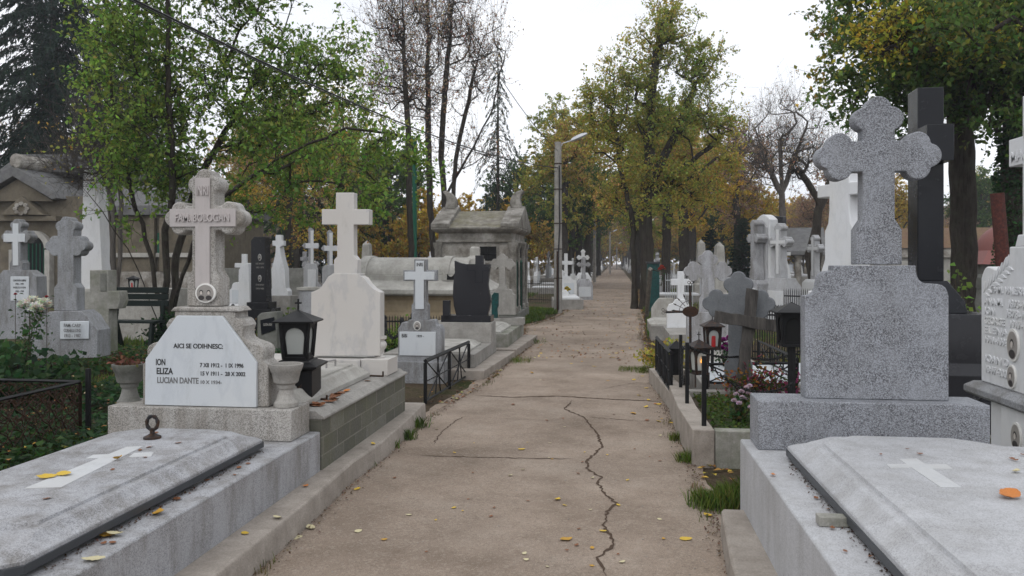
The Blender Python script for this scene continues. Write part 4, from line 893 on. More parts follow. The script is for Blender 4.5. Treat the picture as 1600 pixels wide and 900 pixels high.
# chain bollards
def bollard(label, px, pb, D):
    x, y, z = W(px, 408, D=D); t = thing('chain_bollard', label, 'bollard', (x, y, 0), 'black iron chain bollards')
    P = [(.055, 0), (.055, .08), (.03, .12), (.03, .3), (.045, .33), (.045, .36), (.03, .4), (.028, .55), (.045, .58), (.05, .62), (.045, .66), (.025, .68), (.03, .7), (.04, .735), (.03, .77), (.005, .79)]
    MB().lathe(x, y, P, 12).build('post', 'iron', t, 0, 50); return (x, y, .62)
B = {}
for k, (px, D, lb) in {'a': (600, 12.2, 'black iron bollard just right of the cream marble stele, hung with chain'), 'b': (628, 11.6, 'black iron bollard just left of the BIBI cross'), 'c': (427, 13.6, 'black iron bollard left of the large black lantern'), 'd': (380, 14.6, 'black iron bollard behind the ION ELIZA stele, right-hand one'), 'e': (364, 15.2, 'black iron bollard behind the ION ELIZA stele, left-hand one'), 'f': (492, 11.9, 'black iron bollard hidden behind the cream marble stele edge')}.items(): B[k] = bollard(lb, px, 0, D)
for p, q, lb in (('a', 'b', 'black chain between the two bollards left of the BIBI cross'), ('c', 'f', 'black chain rising behind the large black lantern'), ('c', 'd', 'black chain between bollards in front of the black obelisk')): chain('chain', lb, B[p], B[q], .16, .07, .009)
chain('chain', 'black chain running behind the BIBI cross', B['b'], W(652, 470, D=11.3), .08, .07, .009)

# ------------------------------------------------------------------ left middle distance monuments
Y = 17
t = monument('black_obelisk', 'narrow black granite obelisk with two oval portraits, behind the left front tomb', 'obelisk', Y, 404, 0, [
  ('shaft', 'black', [(392, 472), (392, 376), (397, 370), (413, 370), (416, 472)], 0, .3), ('pedestal', 'black', bx4(387, 421, 472, 482), -.06, .45), ('step', 'black', bx4(383, 425, 482, 540), -.12, .6)])
for py in (402, 435): x, _, z = W(406, py, y=Y); medallion(t, x, Y-.0, z, .04, .075)
for s, py in (('ILIE MARIN', 411), ('1901-1970', 417), ('STANA MARIN', 444), ('1910-1988', 450)): x, _, z = W(406, py, y=Y); text(s, 'inscription', 'terrl' if 0 else 'conc', t, (x, Y-.001, z-.03), .035, align='CENTER', width=.19)
Y = 12.5; t = monument('grave_marker', 'grey stone marker with a black name plate between bollard and lantern', 'headstone', Y, 420, 0, [('stone', 'concd', [(402, 560), (402, 494), (408, 489), (432, 487), (434, 560)], 0, .25), ('name_plate', 'dgran', [(409, 523), (407, 500), (429, 495), (431, 515)], -.02, .019)])
x, _, z = W(419, 509, y=Y); text('CATIN ION', 'inscription', 'conc', t, (x, Y-.021, z), .04, align='CENTER', width=.15)
monument('white_obelisk_cross', 'bright white tapering monument topped by a small cross, left middle distance', 'monument', 22, 433, 0, [
  ('body', 'whitep', [(422, 462), (422, 455), (425, 450), (424, 420), (427, 410), (430, 398), (431, 385), (437, 385), (439, 398), (442, 410), (445, 420), (446, 450), (450, 455), (450, 462)], 0, .3), ('cross', 'whitep', lat4(434.5, 4.5, 367, 386, 425, 443, 376, 384), .02, .16), ('base', 'conc', bx4(416, 456, 462, 500), -.1, .6)])
monument('white_cross', 'white-fronted terrazzo cross, left one of the pair left of the marble cross', 'cross', 21, 486, 0, [
  ('pedestal', 'terrl', [(475, 460), (475, 420), (479, 412), (493, 412), (496, 420), (496, 500), (475, 500)], 0, .35), ('cross', 'terr', tref(485.5, 21, 355, 384, 413, 13, 3.6, r=3.2), .04, .25), ('cross_inlay', 'whitep', lat4(487.5, 2.2, 360, 413, 478, 497, 380, 388), .028, .01), ('plaque', 'whitep', bx4(481, 493, 421, 450), -.015, .013)], ang=.35)
monument('white_cross', 'white-fronted terrazzo cross, right one of the pair left of the marble cross', 'cross', 20, 513, 0, [
  ('pedestal', 'terrl', [(504, 500), (504, 420), (508, 414), (524, 414), (526, 420), (526, 500)], 0, .35), ('cross', 'terr', tref(515, 20, 359, 388, 415, 13, 3.8, r=3.4), .04, .25), ('cross_inlay', 'whitep', lat4(517, 2.4, 364, 415, 507, 527, 384, 392), .028, .01)], ang=.35)
monument('stone_block', 'squat light grey stone block with a flat cap, left of the blank marble stele', 'pedestal', 15, 476, 0, [('block', 'terr', bx4(466, 520, 454, 520), 0, .4), ('cap', 'paler', bx4(464, 522, 449, 454), -.03, .46)])
monument('low_wall', 'low old stone wall behind the white monuments on the left', 'low wall', 26, 450, 0, [('wall', 'concd', bx4(300, 480, 419, 470), 0, .4)])
monument('white_headstone', 'plain white headstone just left of the black obelisk', 'headstone', 20, 386, 0, [('stone', 'whitep', [(372, 480), (373, 422), (378, 414), (388, 412), (391, 480)], 0, .2)])
# far left
Y = 14; t = monument('family_cross', 'white-inlaid grey cross with a white name plate, leftmost cross in the photo', 'cross', Y, 33, 0, [
  ('stele', 'terrm', [(-6, 530), (-4, 432), (5, 422), (42, 422), (57, 432), (60, 530)], 0, .28), ('cross', 'terrm', tref(23, Y, 342, 370, 423, 25, 7.5, foot=12, fwpx=11, r=7), .03, .2),
  ('cross_inlay', 'plaque', lat4(23, 4.5, 349, 415, 4, 38, 365, 378), .018, .011), ('plaque', 'plaque', bx4(17, 46, 432, 470), -.015, .014)])
for s, py in (('CONSTANTIN DUMITRU', 438), ('1922 - 1997', 443.5), ('VASILICA POPA', 449), ('1928 - 1999', 455)): x, _, z = W(31.5, py, y=Y); text(s, 'inscription', 'ink', t, (x, Y-.016, z-.02), .035, align='CENTER', width=.27 if len(s) > 12 else .18)
Y = 9.6; t = monument('stone_cross', 'grey terrazzo trefoil cross on a flared pedestal rising from the ivy at left', 'cross', Y, 98, 0, [
  ('pedestal', 'terrm', [(50, 560), (50, 517), (54, 513), (55, 508), (66, 500)]+[(72, 492), (78, 487), (124, 486), (134, 495), (141, 507), (148, 517), (148, 560)], 0, .35),
  ('cross', 'terrm', tref(98, Y, 338, 384, 486, 32, 12.5, foot=36, fwpx=18, r=11), .06, .2), ('plaque', 'plaque', bx4(95, 137, 502, 530), -.02, .019)], ang=.12)
for s, py in (('FAM. CARP', 508), ('CORNELIU DINU', 516), ('1913 - 1987', 524)): x, _, z = W(114, py, y=Y); text(s, 'inscription', 'grey_ink', t, (x+.01, Y-.028, z-.02), .04, align='CENTER', width=.24)
monument('mossy_cross', 'plain thick greenish concrete cross half sunk in ivy at left', 'cross', 11, 155, 0, [('cross', 'concm', [(143, 560), (143, 483), (122, 483), (122, 470), (127, 455), (141, 455), (141, 422), (168, 422), (168, 455), (184, 455), (186, 470), (182, 483), (169, 483), (170, 560)], 0, .25), ('panel', 'concd', bx4(157, 166, 427, 455), -.012, .012)], ang=.1)
Y = 18; monument('white_obelisk', 'tall broad whitewashed stone obelisk among the branches at left', 'obelisk', Y, 148, 0, [
  ('shaft', 'whitep', [(123, 452), (128, 350), (131, 264), (135, 259), (148, 259), (152, 264), (156, 350), (161, 452)], 0, .36), ('base', 'paler', [(119, 530), (119, 455), (123, 451), (164, 451), (168, 455), (168, 530)], -.08, .5)])
Y = 13.6; t = thing('bench', 'dark green slatted bench standing behind the mossy cross', 'bench', (W(205, 480, y=Y)[0], Y, 0))
x0, x1 = W(172, 480, y=Y)[0], W(262, 480, y=Y)[0]
for k in range(3): MB().box(x0, x1, Y, Y+.04, .78+.12*k, .885+.12*k).build('backrest_slat', 'benchg', t, .006)
MB().box(x0, x1, Y-.42, Y-.05, .5, .54).build('seat', 'benchg', t, .006)
for x in (x0+.1, x1-.12):
    MB().pxx([(Y+.12, 0), (Y+.2, 0), (Y+.0, .55), (Y+.1, 1.1), (Y+.05, 1.1), (Y-.08, .5)], x, x+.06).build('leg', 'benchg', t, .005); MB().pxx([(Y-.45, 0), (Y-.38, 0), (Y-.3, .5), (Y-.38, .5)], x, x+.06).build('leg', 'benchg', t, .005)
x, y, z = W(197, 452, y=15); t = monument('white_box_tomb', 'low white tomb behind the green bench, carrying a lantern', 'tomb', 15, 210, 0, [('block', 'paler', bx4(176, 262, 452, 545), 0, .8)])
lantern('grave_lantern', 'small black lantern with a red candle on the low white tomb behind the bench', x, 15.25, W(197, 452, y=15)[2], .17, .28, cand='red', cross=False)
# big mausoleum far left
Y = 25; t = thing('large_mausoleum', 'large ochre stone mausoleum with pediment, arched doorway and grey roof at far left', 'mausoleum', (W(60, 400, y=Y)[0], Y, 0))
def P_(*p): return PX(Y, p)
MB().py(P_((-120, 470), (-120, 305), (120, 305), (120, 470)), Y+.4, Y+6).build('wall', 'ochre', t, .02)
x0, z0 = P_((120, 470))[0]; x1 = P_((300, 400))[0][0]; zt = P_((0, 335))[0][1]
MB().box(x0+.01, x1, Y+1.2, Y+5.5, 0, zt).build('wing', 'ochre', t, .02); MB().box(x0+.05, x1+.2, Y+1.0, Y+5.7, zt, zt+.35).build('wing_cornice', 'slate', t, .02)
MB().box(x0+.02, x1+.05, Y+1.1, Y+1.19, P_((0, 402))[0][1], P_((0, 395))[0][1]).build('moulding', 'paler', t, .01); MB().box(x0+.1, x1, Y+1.12, Y+1.19, 0, P_((0, 425))[0][1]).build('wing_plinth', 'oldst', t, .01)
MB().rings([(x0-6, x1-1.3, Y+1.4, Y+5.2, zt+.3), (x0-4.5, x1-2.5, Y+2.6, Y+4.2, zt+1.2)]).build('wing_roof', 'slate', t, .02)
for a_ in (205, 222): 
    MB().box(P_((a_, 0))[0][0], P_((a_+9, 0))[0][0], Y+1.0, Y+1.19, P_((0, 425))[0][1], zt-.1).build('pilaster', 'ochre', t, .02)
wq = P_((216, 398), (228, 362)); MB().box(wq[0][0], wq[1][0], Y+1.13, Y+1.18, wq[0][1], wq[1][1]).build('window', 'green', t)
MB().py(P_((-40, 310), (-40, 298), (23, 258), (86, 298), (92, 310), (84, 312), (23, 276), (-38, 312)), Y-.1, Y+6.2).build('pediment_cornice', 'slate', t, .02)
MB().py(P_((-34, 314), (23, 279), (80, 314)), Y+.12, Y+6).build('tympanum', 'ochre', t, .01)
MB().py(P_((0, 336), (33, 306), (68, 336)), Y+.0, Y+.39).build('relief_gable', 'ochre', t, .02)
m = MB(); c = P_((34, 326))[0]
for k in range(8): a_ = k*math.pi/4; m.lathe(0, 0, [(.0, 0)], 3) if 0 else m.py(oval(c[0]+.22*math.cos(a_), c[1]+.17*math.sin(a_), .09, .07, 8), Y-.05, Y)
m.build('wreath_relief', 'oldst', t, .01)
MB().py(P_((-30, 345), (-30, 337), (84, 337), (84, 345)), Y+.1, Y+.5).build('entablature', 'ochre', t, .01)
o_ = [(43+27*math.cos(a_), 388-28*math.sin(a_)) for a_ in np.linspace(0, math.pi, 14)]; i_ = [(43+19*math.cos(a_), 388-20*math.sin(a_)) for a_ in np.linspace(math.pi, 0, 14)]
MB().py(P_(*o_, *i_), Y+.2, Y+.45).build('arch_moulding', 'paler', t, .01)
d_ = MB().py(P_((24, 470), (62, 470), (62, 388), *[(43+19*math.cos(a_), 388-20*math.sin(a_)) for a_ in np.linspace(.1, math.pi-.1, 12)], (24, 388)), Y+.36, Y+.398).build('doorway', 'darkin', t)
m = MB()
for k in range(6): a_ = P_((28+6*k, 465), (28+6*k, 380)); m.bar((a_[0][0], Y+.33, a_[0][1]), (a_[1][0], Y+.33, a_[1][1]), .03)
m.build('door_grille', 'green', d_)
for px in (12, 68): a_ = P_((px-4, 470), (px+4, 390)); MB().box(a_[0][0], a_[1][0], Y+.15, Y+.6, 0, a_[1][1]).build('pilaster', 'paler', t, .02)
MB().py(P_((-60, 262), (100, 262), (92, 240), (60, 232), (-20, 232)), Y+1.5, Y+5).build('roof', 'slate', t, .05)
a_ = P_((27, 252))[0]; MB().py(oval(a_[0], a_[1], .22, .26, 16), Y-.1, Y+3).build('acroterion', 'oldst', t, .03)
# far mausoleum right
x0, y0, _ = W(1240, 408, D=38); t = thing('far_mausoleum', 'long low classical mausoleum with columns and a leaf-covered brown tile roof, far right', 'mausoleum', (x0, y0, 0))
X = Matrix.Translation((x0, y0, 0)) @ Matrix.Rotation(math.radians(-10), 4, 'Z') @ Matrix.Diagonal((1, 1, .8, 1))
MB().box(.9, 12, .6, 5, 0, 2.2).build('wall', 'paler', t, .02, xf=X); MB().box(.7, 12.2, .4, 5.2, 2.2, 2.75).build('cornice', 'oldst', t, .02, xf=X)
MB().loft([[(.7, .3, 2.75), (12.2, .3, 2.75), (12.2, 5.3, 2.75), (.7, 5.3, 2.75)], [(.7, 2.7, 4.0), (12.2, 2.7, 4.0), (12.2, 2.9, 4.0), (.7, 2.9, 4.0)]]).build('roof', 'tiler', t, .02, xf=X)
MB().loft([[(-1.3, -.2, 2.35), (1.5, -.2, 2.35), (1.5, 5.2, 2.35), (-1.3, 5.2, 2.35)], [(-1.3, -.2, 2.6), (1.5, -.2, 2.6), (1.5, 5.2, 2.6), (-1.3, 5.2, 2.6)], [(-1.3, 2.4, 4.1), (1.5, 2.4, 4.1), (1.5, 2.5, 4.1), (-1.3, 2.5, 4.1)]]).build('portico_gable', 'slate', t, .02, xf=X)
for q in ((-1.0, .1), (.2, .1), (1.2, .1), (-1.0, 2.5), (-1.0, 4.8)): MB().lathe(q[0], q[1], [(.22, 0), (.22, .15), (.17, .2), (.15, 2.1), (.2, 2.2), (.22, 2.35)], 12).build('column', 'oldst', t, xf=X)
for q in (2.2, 4.2, 7): MB().box(q, q+.9, .3, .599, .0, 2.0).build('pilaster', 'paler', t, .01, xf=X)

# ------------------------------------------------------------------ utility poles and lamps on the left of the path
def pole(label, px, D, top, r=.13, lamp=True, group='street lamps along the left edge of the path', cables=True):
    x, y, _ = W(px, 408, D=D); h = CH+(HY-top)*D/F; t = thing('street_lamp', label, 'street lamp', (x, y, 0), group)
    MB().tube([(x, y, -.05), (x, y, h*.5), (x, y, h)], [r, r*.93, r*.8], 12).build('pole', 'conc', t, 0)
    for z in (h*.2, h*.37, h*.52, h*.72, h*.87): MB().lathe(x, y, [(r*1.02, z), (r*1.02, z+.03)], 12).build('band', 'rusty', t) if cables else None
    if cables: MB().tube([(x+.02, y-r*1.05, .1), (x+.02, y-r*1.08, h*.35), (x+.06, y-r*1.05, h*.5), (x+.05, y-r*1.0, h*.86)], .022, 6).build('conduit', 'cable', t); MB().tube([(x-.01, y-r*1.06, .05), (x-.01, y-r*1.06, h*.36)], .03, 6).build('rusty_pipe', 'rusty', t)
    MB().tube([(x+r*.8, y, h-.12), (x+r*1.1, y, h-.04), (x+.35, y, h+.02), (x+.5, y, h+.07)], .016, 6).build('arm', 'lamp', t)
    q = MB().loft([[(x+.4+.5*s, y+w*c_, h+.04+.2*s+hh*d_) for c_, d_ in ((-1, -.3), (-.6, 1), (.6, 1), (1, -.3), (.5, -.8), (-.5, -.8))] for s, w, hh in ((0, .05, .04), (.15, .1, .07), (.6, .12, .08), (.9, .1, .05), (1., .04, .02))]).build('lamp_head', 'lamp', t, 0, 50)
    return (x, y, h)
pl = pole('nearest concrete lamp pole with rusty bands and cable, left edge of the path', 872, 24.8, 222)
pl2 = pole('second concrete lamp pole along the path', 929, 60, 326, .12, cables=False); pl3 = pole('third lamp pole along the path, far away', 953, 100, 362, .12, cables=False); pole('fourth and farthest lamp pole along the path', 963.5, 150, 381, .13, cables=False)
x, y, _ = W(648, 408, D=30); t = thing('green_post', 'slim tall green metal post in front of the bare trees', 'post', (x, y, 0)); MB().tube([(x, y, 0), (x, y, 6.2)], .085, 8).build('post', 'green', t, 0)
def wire(label, a, b, sag, r=.012):
    a, b = Vector(a), Vector(b); tag(MB().tube([a.lerp(b, i/24)+Vector((0, 0, -4*sag*(i/24)*(1-i/24))) for i in range(25)], r, 5).build('overhead_cable', 'cable'), label, 'cable')
wire('twisted black overhead cable crossing the upper left of the view', W(130, -40, D=7), W(872, 262, D=24.75), .35, .013)
wire('second thinner black cable running beside the thick one, upper left', W(122, -40, D=7), W(870, 268, D=24.75), .32, .006)
wire('thin black overhead cable coming down to the nearest lamp pole from above', W(690, -30, D=12), W(872, 236, D=24.75), .25, .008)
# ------------------------------------------------------------------ trees
def grow(seed, trunks, targets, r0, twigs=4, tl=.45, jit=.12, up=.25, sub=0, p=2.2, tip=.004, step=.35, outw=.7, droop=0, caps=None):
    """branch skeleton: every target point is joined to the nearest fitting node; returns nodes, parents, radii, twig ends"""
    rs = np.random.RandomState(seed); N = []; PA = []; own = []
    for ti, tr in enumerate(trunks):
        prev = -1; own.append(len(N))
        for i, q in enumerate(tr):
            if i == 0: N.append(np.array(q, float)); PA.append(-1); prev = len(N)-1; continue
            a = N[prev]; b = np.array(q, float); L = np.linalg.norm(b-a); m = max(1, int(L/step))
            for k in range(1, m+1):
                N.append(a+(b-a)*k/m+(rs.randn(3)*.02 if k < m else 0)); PA.append(prev); prev = len(N)-1
    NT0 = len(N); base = np.array(N); zmin = min(t[0][2] for t in trunks)
    T = np.array(targets); d0 = np.min(np.linalg.norm(T[:, None]-base[None], axis=2), 1); ends = []
    arr = np.zeros((len(N)+len(T)*30, 3)); arr[:len(N)] = base; cnt = len(N)
    for i in np.argsort(d0):
        t = T[i]; A = arr[:cnt]; dv = t-A; d = np.linalg.norm(dv, axis=1); hor = np.hypot(dv[:, 0], dv[:, 1])
        cost = d+1.1*np.maximum(0, A[:, 2]-t[2]+.35*hor*(1 if not droop else -.3))+(A[:, 2] < zmin+ (t[2]-zmin)*.3)*1.5
        j = int(np.argmin(cost)); a = arr[j].copy(); L = d[j]
        c = (a+t)/2+np.array([0, 0, up*L*.6])+rs.randn(3)*jit*L; m = max(1, min(28, int(L/step+.5))); prev = j
        for k in range(1, m+1):
            s = k/m; q = a*(1-s)**2+2*c*s*(1-s)+t*s*s+rs.randn(3)*.03*step*(k < m)
            arr[cnt] = q; N.append(q); PA.append(prev); prev = cnt; cnt += 1
        ends.append(prev)
    cen = T.mean(0); tw = []
    for e in ends:
        o = N[e]-cen; o = o/(np.linalg.norm(o)+1e-6)
        for k in range(twigs):
            d = rs.randn(3)+o*outw+np.array([0, 0, .3-droop]); d /= np.linalg.norm(d); L = tl*(.5+rs.rand()); st = e if rs.rand() < .6 else max(PA[e], 0)
            mid = N[st]+d*L*.5+rs.randn(3)*.05*L; en = N[st]+d*L+rs.randn(3)*.12*L+np.array([0, 0, -droop*L*.5])
            N.append(mid); PA.append(st); N.append(en); PA.append(len(N)-2); tw.append((N[st], mid, en))
            for q in range(sub):
                d2 = d+rs.randn(3)*.7; d2 /= np.linalg.norm(d2); mi = len(N)-2; L2 = L*(.4+.5*rs.rand()); st2 = mi if q % 2 else mi+0
                N.append(N[mi]+d2*L2+rs.randn(3)*.05); PA.append(mi); tw.append((N[mi], (N[mi]+N[-1])/2, N[-1]))
                mi2 = len(N)-1; 
                N[-2], N[-1] = N[-2], N[-1]
    n = len(N); acc = np.zeros(n); ch = [[] for _ in range(n)]
    for i in range(n-1, -1, -1):
        if not ch[i]: acc[i] = tip**p
        if PA[i] >= 0: acc[PA[i]] += acc[i]; ch[PA[i]].append(i)
    R = acc**(1/p); Rm = max(R[i] for i in range(n) if PA[i] < 0); k = r0/max(Rm, 1e-6); R = np.where(R > tip*2, R*(k if k < 1 else 1+(k-1)*np.minimum(1, (R/Rm)**.6)), R)
    for k_, cp in enumerate(caps or []):
        s0 = own[k_]; s1 = own[k_+1] if k_+1 < len(own) else NT0; q_ = np.arange(s1-s0)/max(1, s1-s0); R[s0:s1] = np.minimum(R[s0:s1], cp*(1-.55*q_))
    return N, PA, ch, R, tw
def wood_mesh(N, PA, ch, R, name, mat, parent, flare=1.35, zf=.6, zbase=0.):
    mb = MB(); todo = [i for i in range(len(N)) if PA[i] < 0]
    todo = [(i, None) for i in todo]
    while todo:
        s, pr = todo.pop(); pts, rad = ([N[pr]], [R[s]*1.0]) if pr is not None else ([], []); i = s
        while True:
            r = R[i]; h = N[i][2]-zbase
            if h < zf: r *= 1+(flare-1)*(1-max(0, h)/zf)**2
            pts.append(N[i]); rad.append(r)
            if not ch[i]: break
            b = max(ch[i], key=lambda c: R[c]); todo += [(c, i) for c in ch[i] if c != b]; i = b
        if len(pts) < 2: continue
        m = max(rad); rad[-1] *= .5; mb.tube(pts, rad, 10 if m > .12 else 6 if m > .04 else 4 if m > .015 else 3, cap=False)
    return mb.build(name, mat, parent, sm=180)
def twigleaves(tw, n, rs, spread=.05):
    i = rs.randint(0, len(tw), n); a = np.array([t[0] for t in tw])[i]; m = np.array([t[1] for t in tw])[i]; b = np.array([t[2] for t in tw])[i]
    s = rs.rand(n, 1)**.7; q = a*(1-s)**2+2*m*s*(1-s)+b*s*s; return q+rs.randn(n, 3)*spread
def ell(rs, n, c, r, shell=.45, zlo=-1): # points in an ellipsoid, denser toward the shell
    out = []
    while len(out) < n:
        d = rs.randn(3); d /= np.linalg.norm(d)
        if d[2] < zlo: continue
        out.append(np.array(c)+d*np.array(r)*rs.rand()**shell)
    return out
PAL = dict(
 green=[((.07, .125, .022), 4), ((.105, .165, .028), 3), ((.17, .23, .045), 2), ((.04, .07, .02), 2)],
 dkgreen=[((.03, .06, .014), 4), ((.05, .09, .015), 3), ((.09, .11, .02), 1)],
 lime=[((.08, .12, .025), 2), ((.14, .16, .03), 3), ((.25, .2, .04), 3), ((.28, .16, .04), 2)],
 gold=[((.32, .22, .035), 3), ((.38, .27, .04), 2), ((.2, .17, .035), 2), ((.25, .13, .04), 2)],
 yellow=[((.34, .29, .03), 3), ((.22, .22, .03), 2), ((.12, .15, .02), 1)],
 brown=[((.21, .14, .095), 3), ((.28, .19, .11), 2), ((.17, .13, .1), 2)],
 mix=[((.04, .075, .02), 4), ((.065, .11, .025), 4), ((.12, .14, .03), 2), ((.3, .22, .04), .8)],
 linden=[((.12, .16, .035), 3), ((.19, .2, .04), 4), ((.3, .24, .05), 3), ((.32, .2, .08), 1.5)],
 needle=[((.012, .032, .022), 3), ((.02, .045, .028), 2), ((.03, .055, .025), 1)],
 ivy=[((.025, .062, .025), 3), ((.04, .09, .03), 3), ((.075, .13, .04), 1.2), ((.13, .13, .04), .5)])
for k_ in ('green', 'dkgreen', 'lime', 'gold', 'yellow', 'brown', 'mix', 'linden'): PAL[k_] = [(tuple(q*(1.55 if k_ in ('gold', 'brown', 'yellow') else 1.75) for q in c), w) for c, w in PAL[k_]]
def make_tree(name, label, loc, trunks, ells, nt, r0, pal, nleaf, lsize, seed=1, twigs=4, tl=.5, group=None, barkm='bark', shell=.45, sub=0, droop=.25, leafdroop=.3, up=.25, outw=.7, elong=.62, spread=.05, clump=1.2, step=.35, cat='tree', tdroop=0, tip=.004, zlo=-1, caps=None):
    """coordinates relative to loc"""
    t = thing(name, label, cat, loc, group); rs = np.random.RandomState(seed+50); L = np.array(loc)
    T = []
    tot = sum(e[1][0]*e[1][1]*e[1][2] for e in ells)
    for c, r in ells: T += ell(rs, max(3, int(nt*r[0]*r[1]*r[2]/tot)), c, r, shell, zlo)
    N, PA, ch, R, tw = grow(seed, trunks, T, r0, twigs, tl, sub=sub, up=up, outw=outw, step=step, droop=tdroop, tip=tip, caps=caps)
    N = [q+L for q in N]; tw = [(a+L, b+L, c+L) for a, b, c in tw]
    w = wood_mesh(N, PA, ch, R, 'trunk', barkm, t, zbase=loc[2])
    if nleaf: leaves_obj('crown', twigleaves(tw, nleaf, rs, spread), lsize, PAL[pal] if isinstance(pal, str) else pal, 'leaf', t, seed, droop=leafdroop, elong=elong, clump=clump)
    return t
def loc(px, D, z=0): q = W(px, 408, D=D); return (q[0], q[1], z)
def rel(px, py, D, L, dy=0): q = W(px, py, D=D); return (q[0]-L[0], q[1]-L[1]+dy, q[2]-L[2])

# multi-stemmed green tree on the left
L = loc(252, 15)
R_ = lambda px, py, D=15: rel(px, py, D, L)
tr = [[(0, 0, -.05), (.03, 0, .5), R_(236, 400), R_(205, 300), R_(180, 180), R_(160, 60), R_(150, -80)], [(.05, .02, -.05), (.1, 0, .5), R_(258, 380), R_(270, 280, 14.6), R_(262, 150, 14.3), R_(262, 0, 14), R_(280, -120, 14)],
      [(.1, .05, -.05), (.15, .05, .5), R_(275, 400, 15.3), R_(310, 280, 15.6), R_(380, 160, 15.7), R_(440, 60, 16), R_(480, -60, 16)], [(.12, -.02, -.05), (.2, -.02, .45), R_(285, 430, 14.5), R_(330, 320, 14), R_(430, 250, 13.4), R_(540, 200, 13), R_(640, 215, 13)],
      [(-.04, -.02, -.05), (-.08, 0, .5), R_(215, 420, 14.5), R_(160, 330, 14), R_(110, 270, 13.6)]]
e = [(R_(260, 150), (1.4, 1.3, 2.2)), (R_(210, 235, 14.5), (.9, 1.0, .8)), (R_(400, 130, 15.5), (1.3, 1.2, 1.8)), (R_(480, 250, 14), (1.0, .9, .7)), (R_(570, 240, 13), (1.0, .7, .55)), (R_(650, 260, 12.8), (.55, .5, .5)), (R_(340, 300, 15.5), (1.3, 1., .55)), (R_(190, 60, 14), (1.0, .9, 1.3)), (R_(440, 330, 15.6), (.8, .6, .4)), (R_(185, 340, 14), (.35, .4, .25)), (R_(330, -60, 15), (2, 1.5, 1.2)), (R_(520, 130, 15.5), (1.1, 1., 1.2)), (R_(570, 310, 14.5), (.8, .6, .5)), (R_(450, 200, 15), (1., .9, .9))]
make_tree('leafy_tree', 'fresh green multi-stemmed tree spreading over the left tombs', L, tr, e, 860, .07, 'green', 36000, .088, 3, twigs=4, tl=.42, step=.3, leafdroop=.5, shell=.6)
# tree right side, large, with dark trunks
L = loc(1508, 17)
R_ = lambda px, py, D=17: rel(px, py, D, L)
tr = [[(0, 0, -.05), R_(1506, 330), R_(1500, 180), R_(1490, 50), R_(1480, -120)]]
e = [(R_(1400, 110, 15.5), (1.5, 1.6, 1.5)), (R_(1480, 90, 14.5), (1.3, 1.5, 1.1)), (R_(1340, 50, 16), (.85, .9, .9)), (R_(1500, 10, 16), (2.2, 1.5, 1.6)), (R_(1560, 110, 15), (1.2, 1.3, 1.)), (R_(1380, -60, 16), (1.7, 1.6, 1.2)), (R_(1340, 175, 15.5), (.5, .6, .35)), (R_(1620, 60, 15), (1.4, 1.5, 1.6)), (R_(1560, 225, 14.5), (.6, .6, .3))]
make_tree('broadleaf_tree', 'big dark-trunked tree with green and yellow leaves overhanging the right tombs', L, tr, e, 520, .26, 'mix', 31000, .115, 11, twigs=4, tl=.5, up=.05, leafdroop=.6)
L = loc(1585, 14.5); R_ = lambda px, py, D=14.5: rel(px, py, D, L)
t = make_tree('ivy_clad_tree', 'tree with its trunk wrapped in ivy at the right edge of the photo', L, [[(0, 0, -.05), (.0, 0, 2), (.02, 0, 4), R_(1560, -80)]], [(R_(1590, 60), (1.5, 1.3, 1.2)), (R_(1500, 30, 13), (.9, .9, .8)), (R_(1650, 0), (1.6, 1.5, 1.6)), (R_(1590, 180, 13.5), (.8, .7, .4))], 240, .21, 'mix', 14000, .11, 12, up=.1, leafdroop=.6)
rs = np.random.RandomState(4); n = 5200; a_ = rs.rand(n)*6.283; z = 1.0+rs.rand(n)**.8*4.2; r = .2+.12*rs.rand(n)+.05*np.sin(z*5+a_*2)
leaves_obj('ivy', np.column_stack([L[0]+r*np.cos(a_), L[1]+r*np.sin(a_), z]), .075, PAL['ivy'], 'leaf', t, 5, elong=.85)
# yellow bough in the right crown
L = loc(1420, 15); make_tree('yellow_bough_tree', 'golden yellow branch spray glowing in the upper part of the right crown', loc(1440, 22), [[(0, 0, -.05), rel(1440, 200, 20, loc(1440, 22)), rel(1420, 90, 17, loc(1440, 22)), rel(1400, 40, 14.2, loc(1440, 22))]], [(rel(1415, 40, 13.8, loc(1440, 22)), (.6, .6, .28)), (rel(1385, 75, 13.8, loc(1440, 22)), (.4, .5, .28)), (rel(1500, 70, 13.6, loc(1440, 22)), (.5, .5, .2))], 90, .12, 'yellow', 1700, .1, 13, leafdroop=.5)

# lindens of the avenue: a few prototypes, then copies
def linden(nm, lb, lo, H, cr, r0, pal, nl, ls, seed, double=False, nt=320, cz0=.35, tl=.55, group='trees along the avenue', sub=0):
    rs = np.random.RandomState(seed)
    tr = [[(0, 0, -.05), (.03, 0, H*.15), (.05*rs.randn(), .05*rs.randn(), H*.35), (.15*rs.randn(), .15*rs.randn(), H*.6), (.2*rs.randn(), .2*rs.randn(), H*.9)]]
    if double: tr.append([(-.45, .1, -.05), (-.5, .1, H*.12), (-.75, .1, H*.3), (-1.1, .1, H*.5), (-1.3, .1, H*.75)])
    zc = H*(cz0+1)/2; rz = H*(1-cz0)/2
    e = [((0, 0, zc), (cr*.6, cr*.6, rz))]
    for k in range(7):
        a = k*2.4+rs.rand(); q = .3+.65*rs.rand(); z = zc+rz*(-.75+1.35*q); w = (1-abs(q-.35)*.8); e.append(((cr*.62*w*math.cos(a), cr*.62*w*math.sin(a), z), (cr*.5, cr*.5, rz*.3)))
    return make_tree(nm, lb, lo, tr, e, nt, r0, pal, nl, ls, seed, tl=tl, group=group, clump=.8, shell=.6, sub=sub)


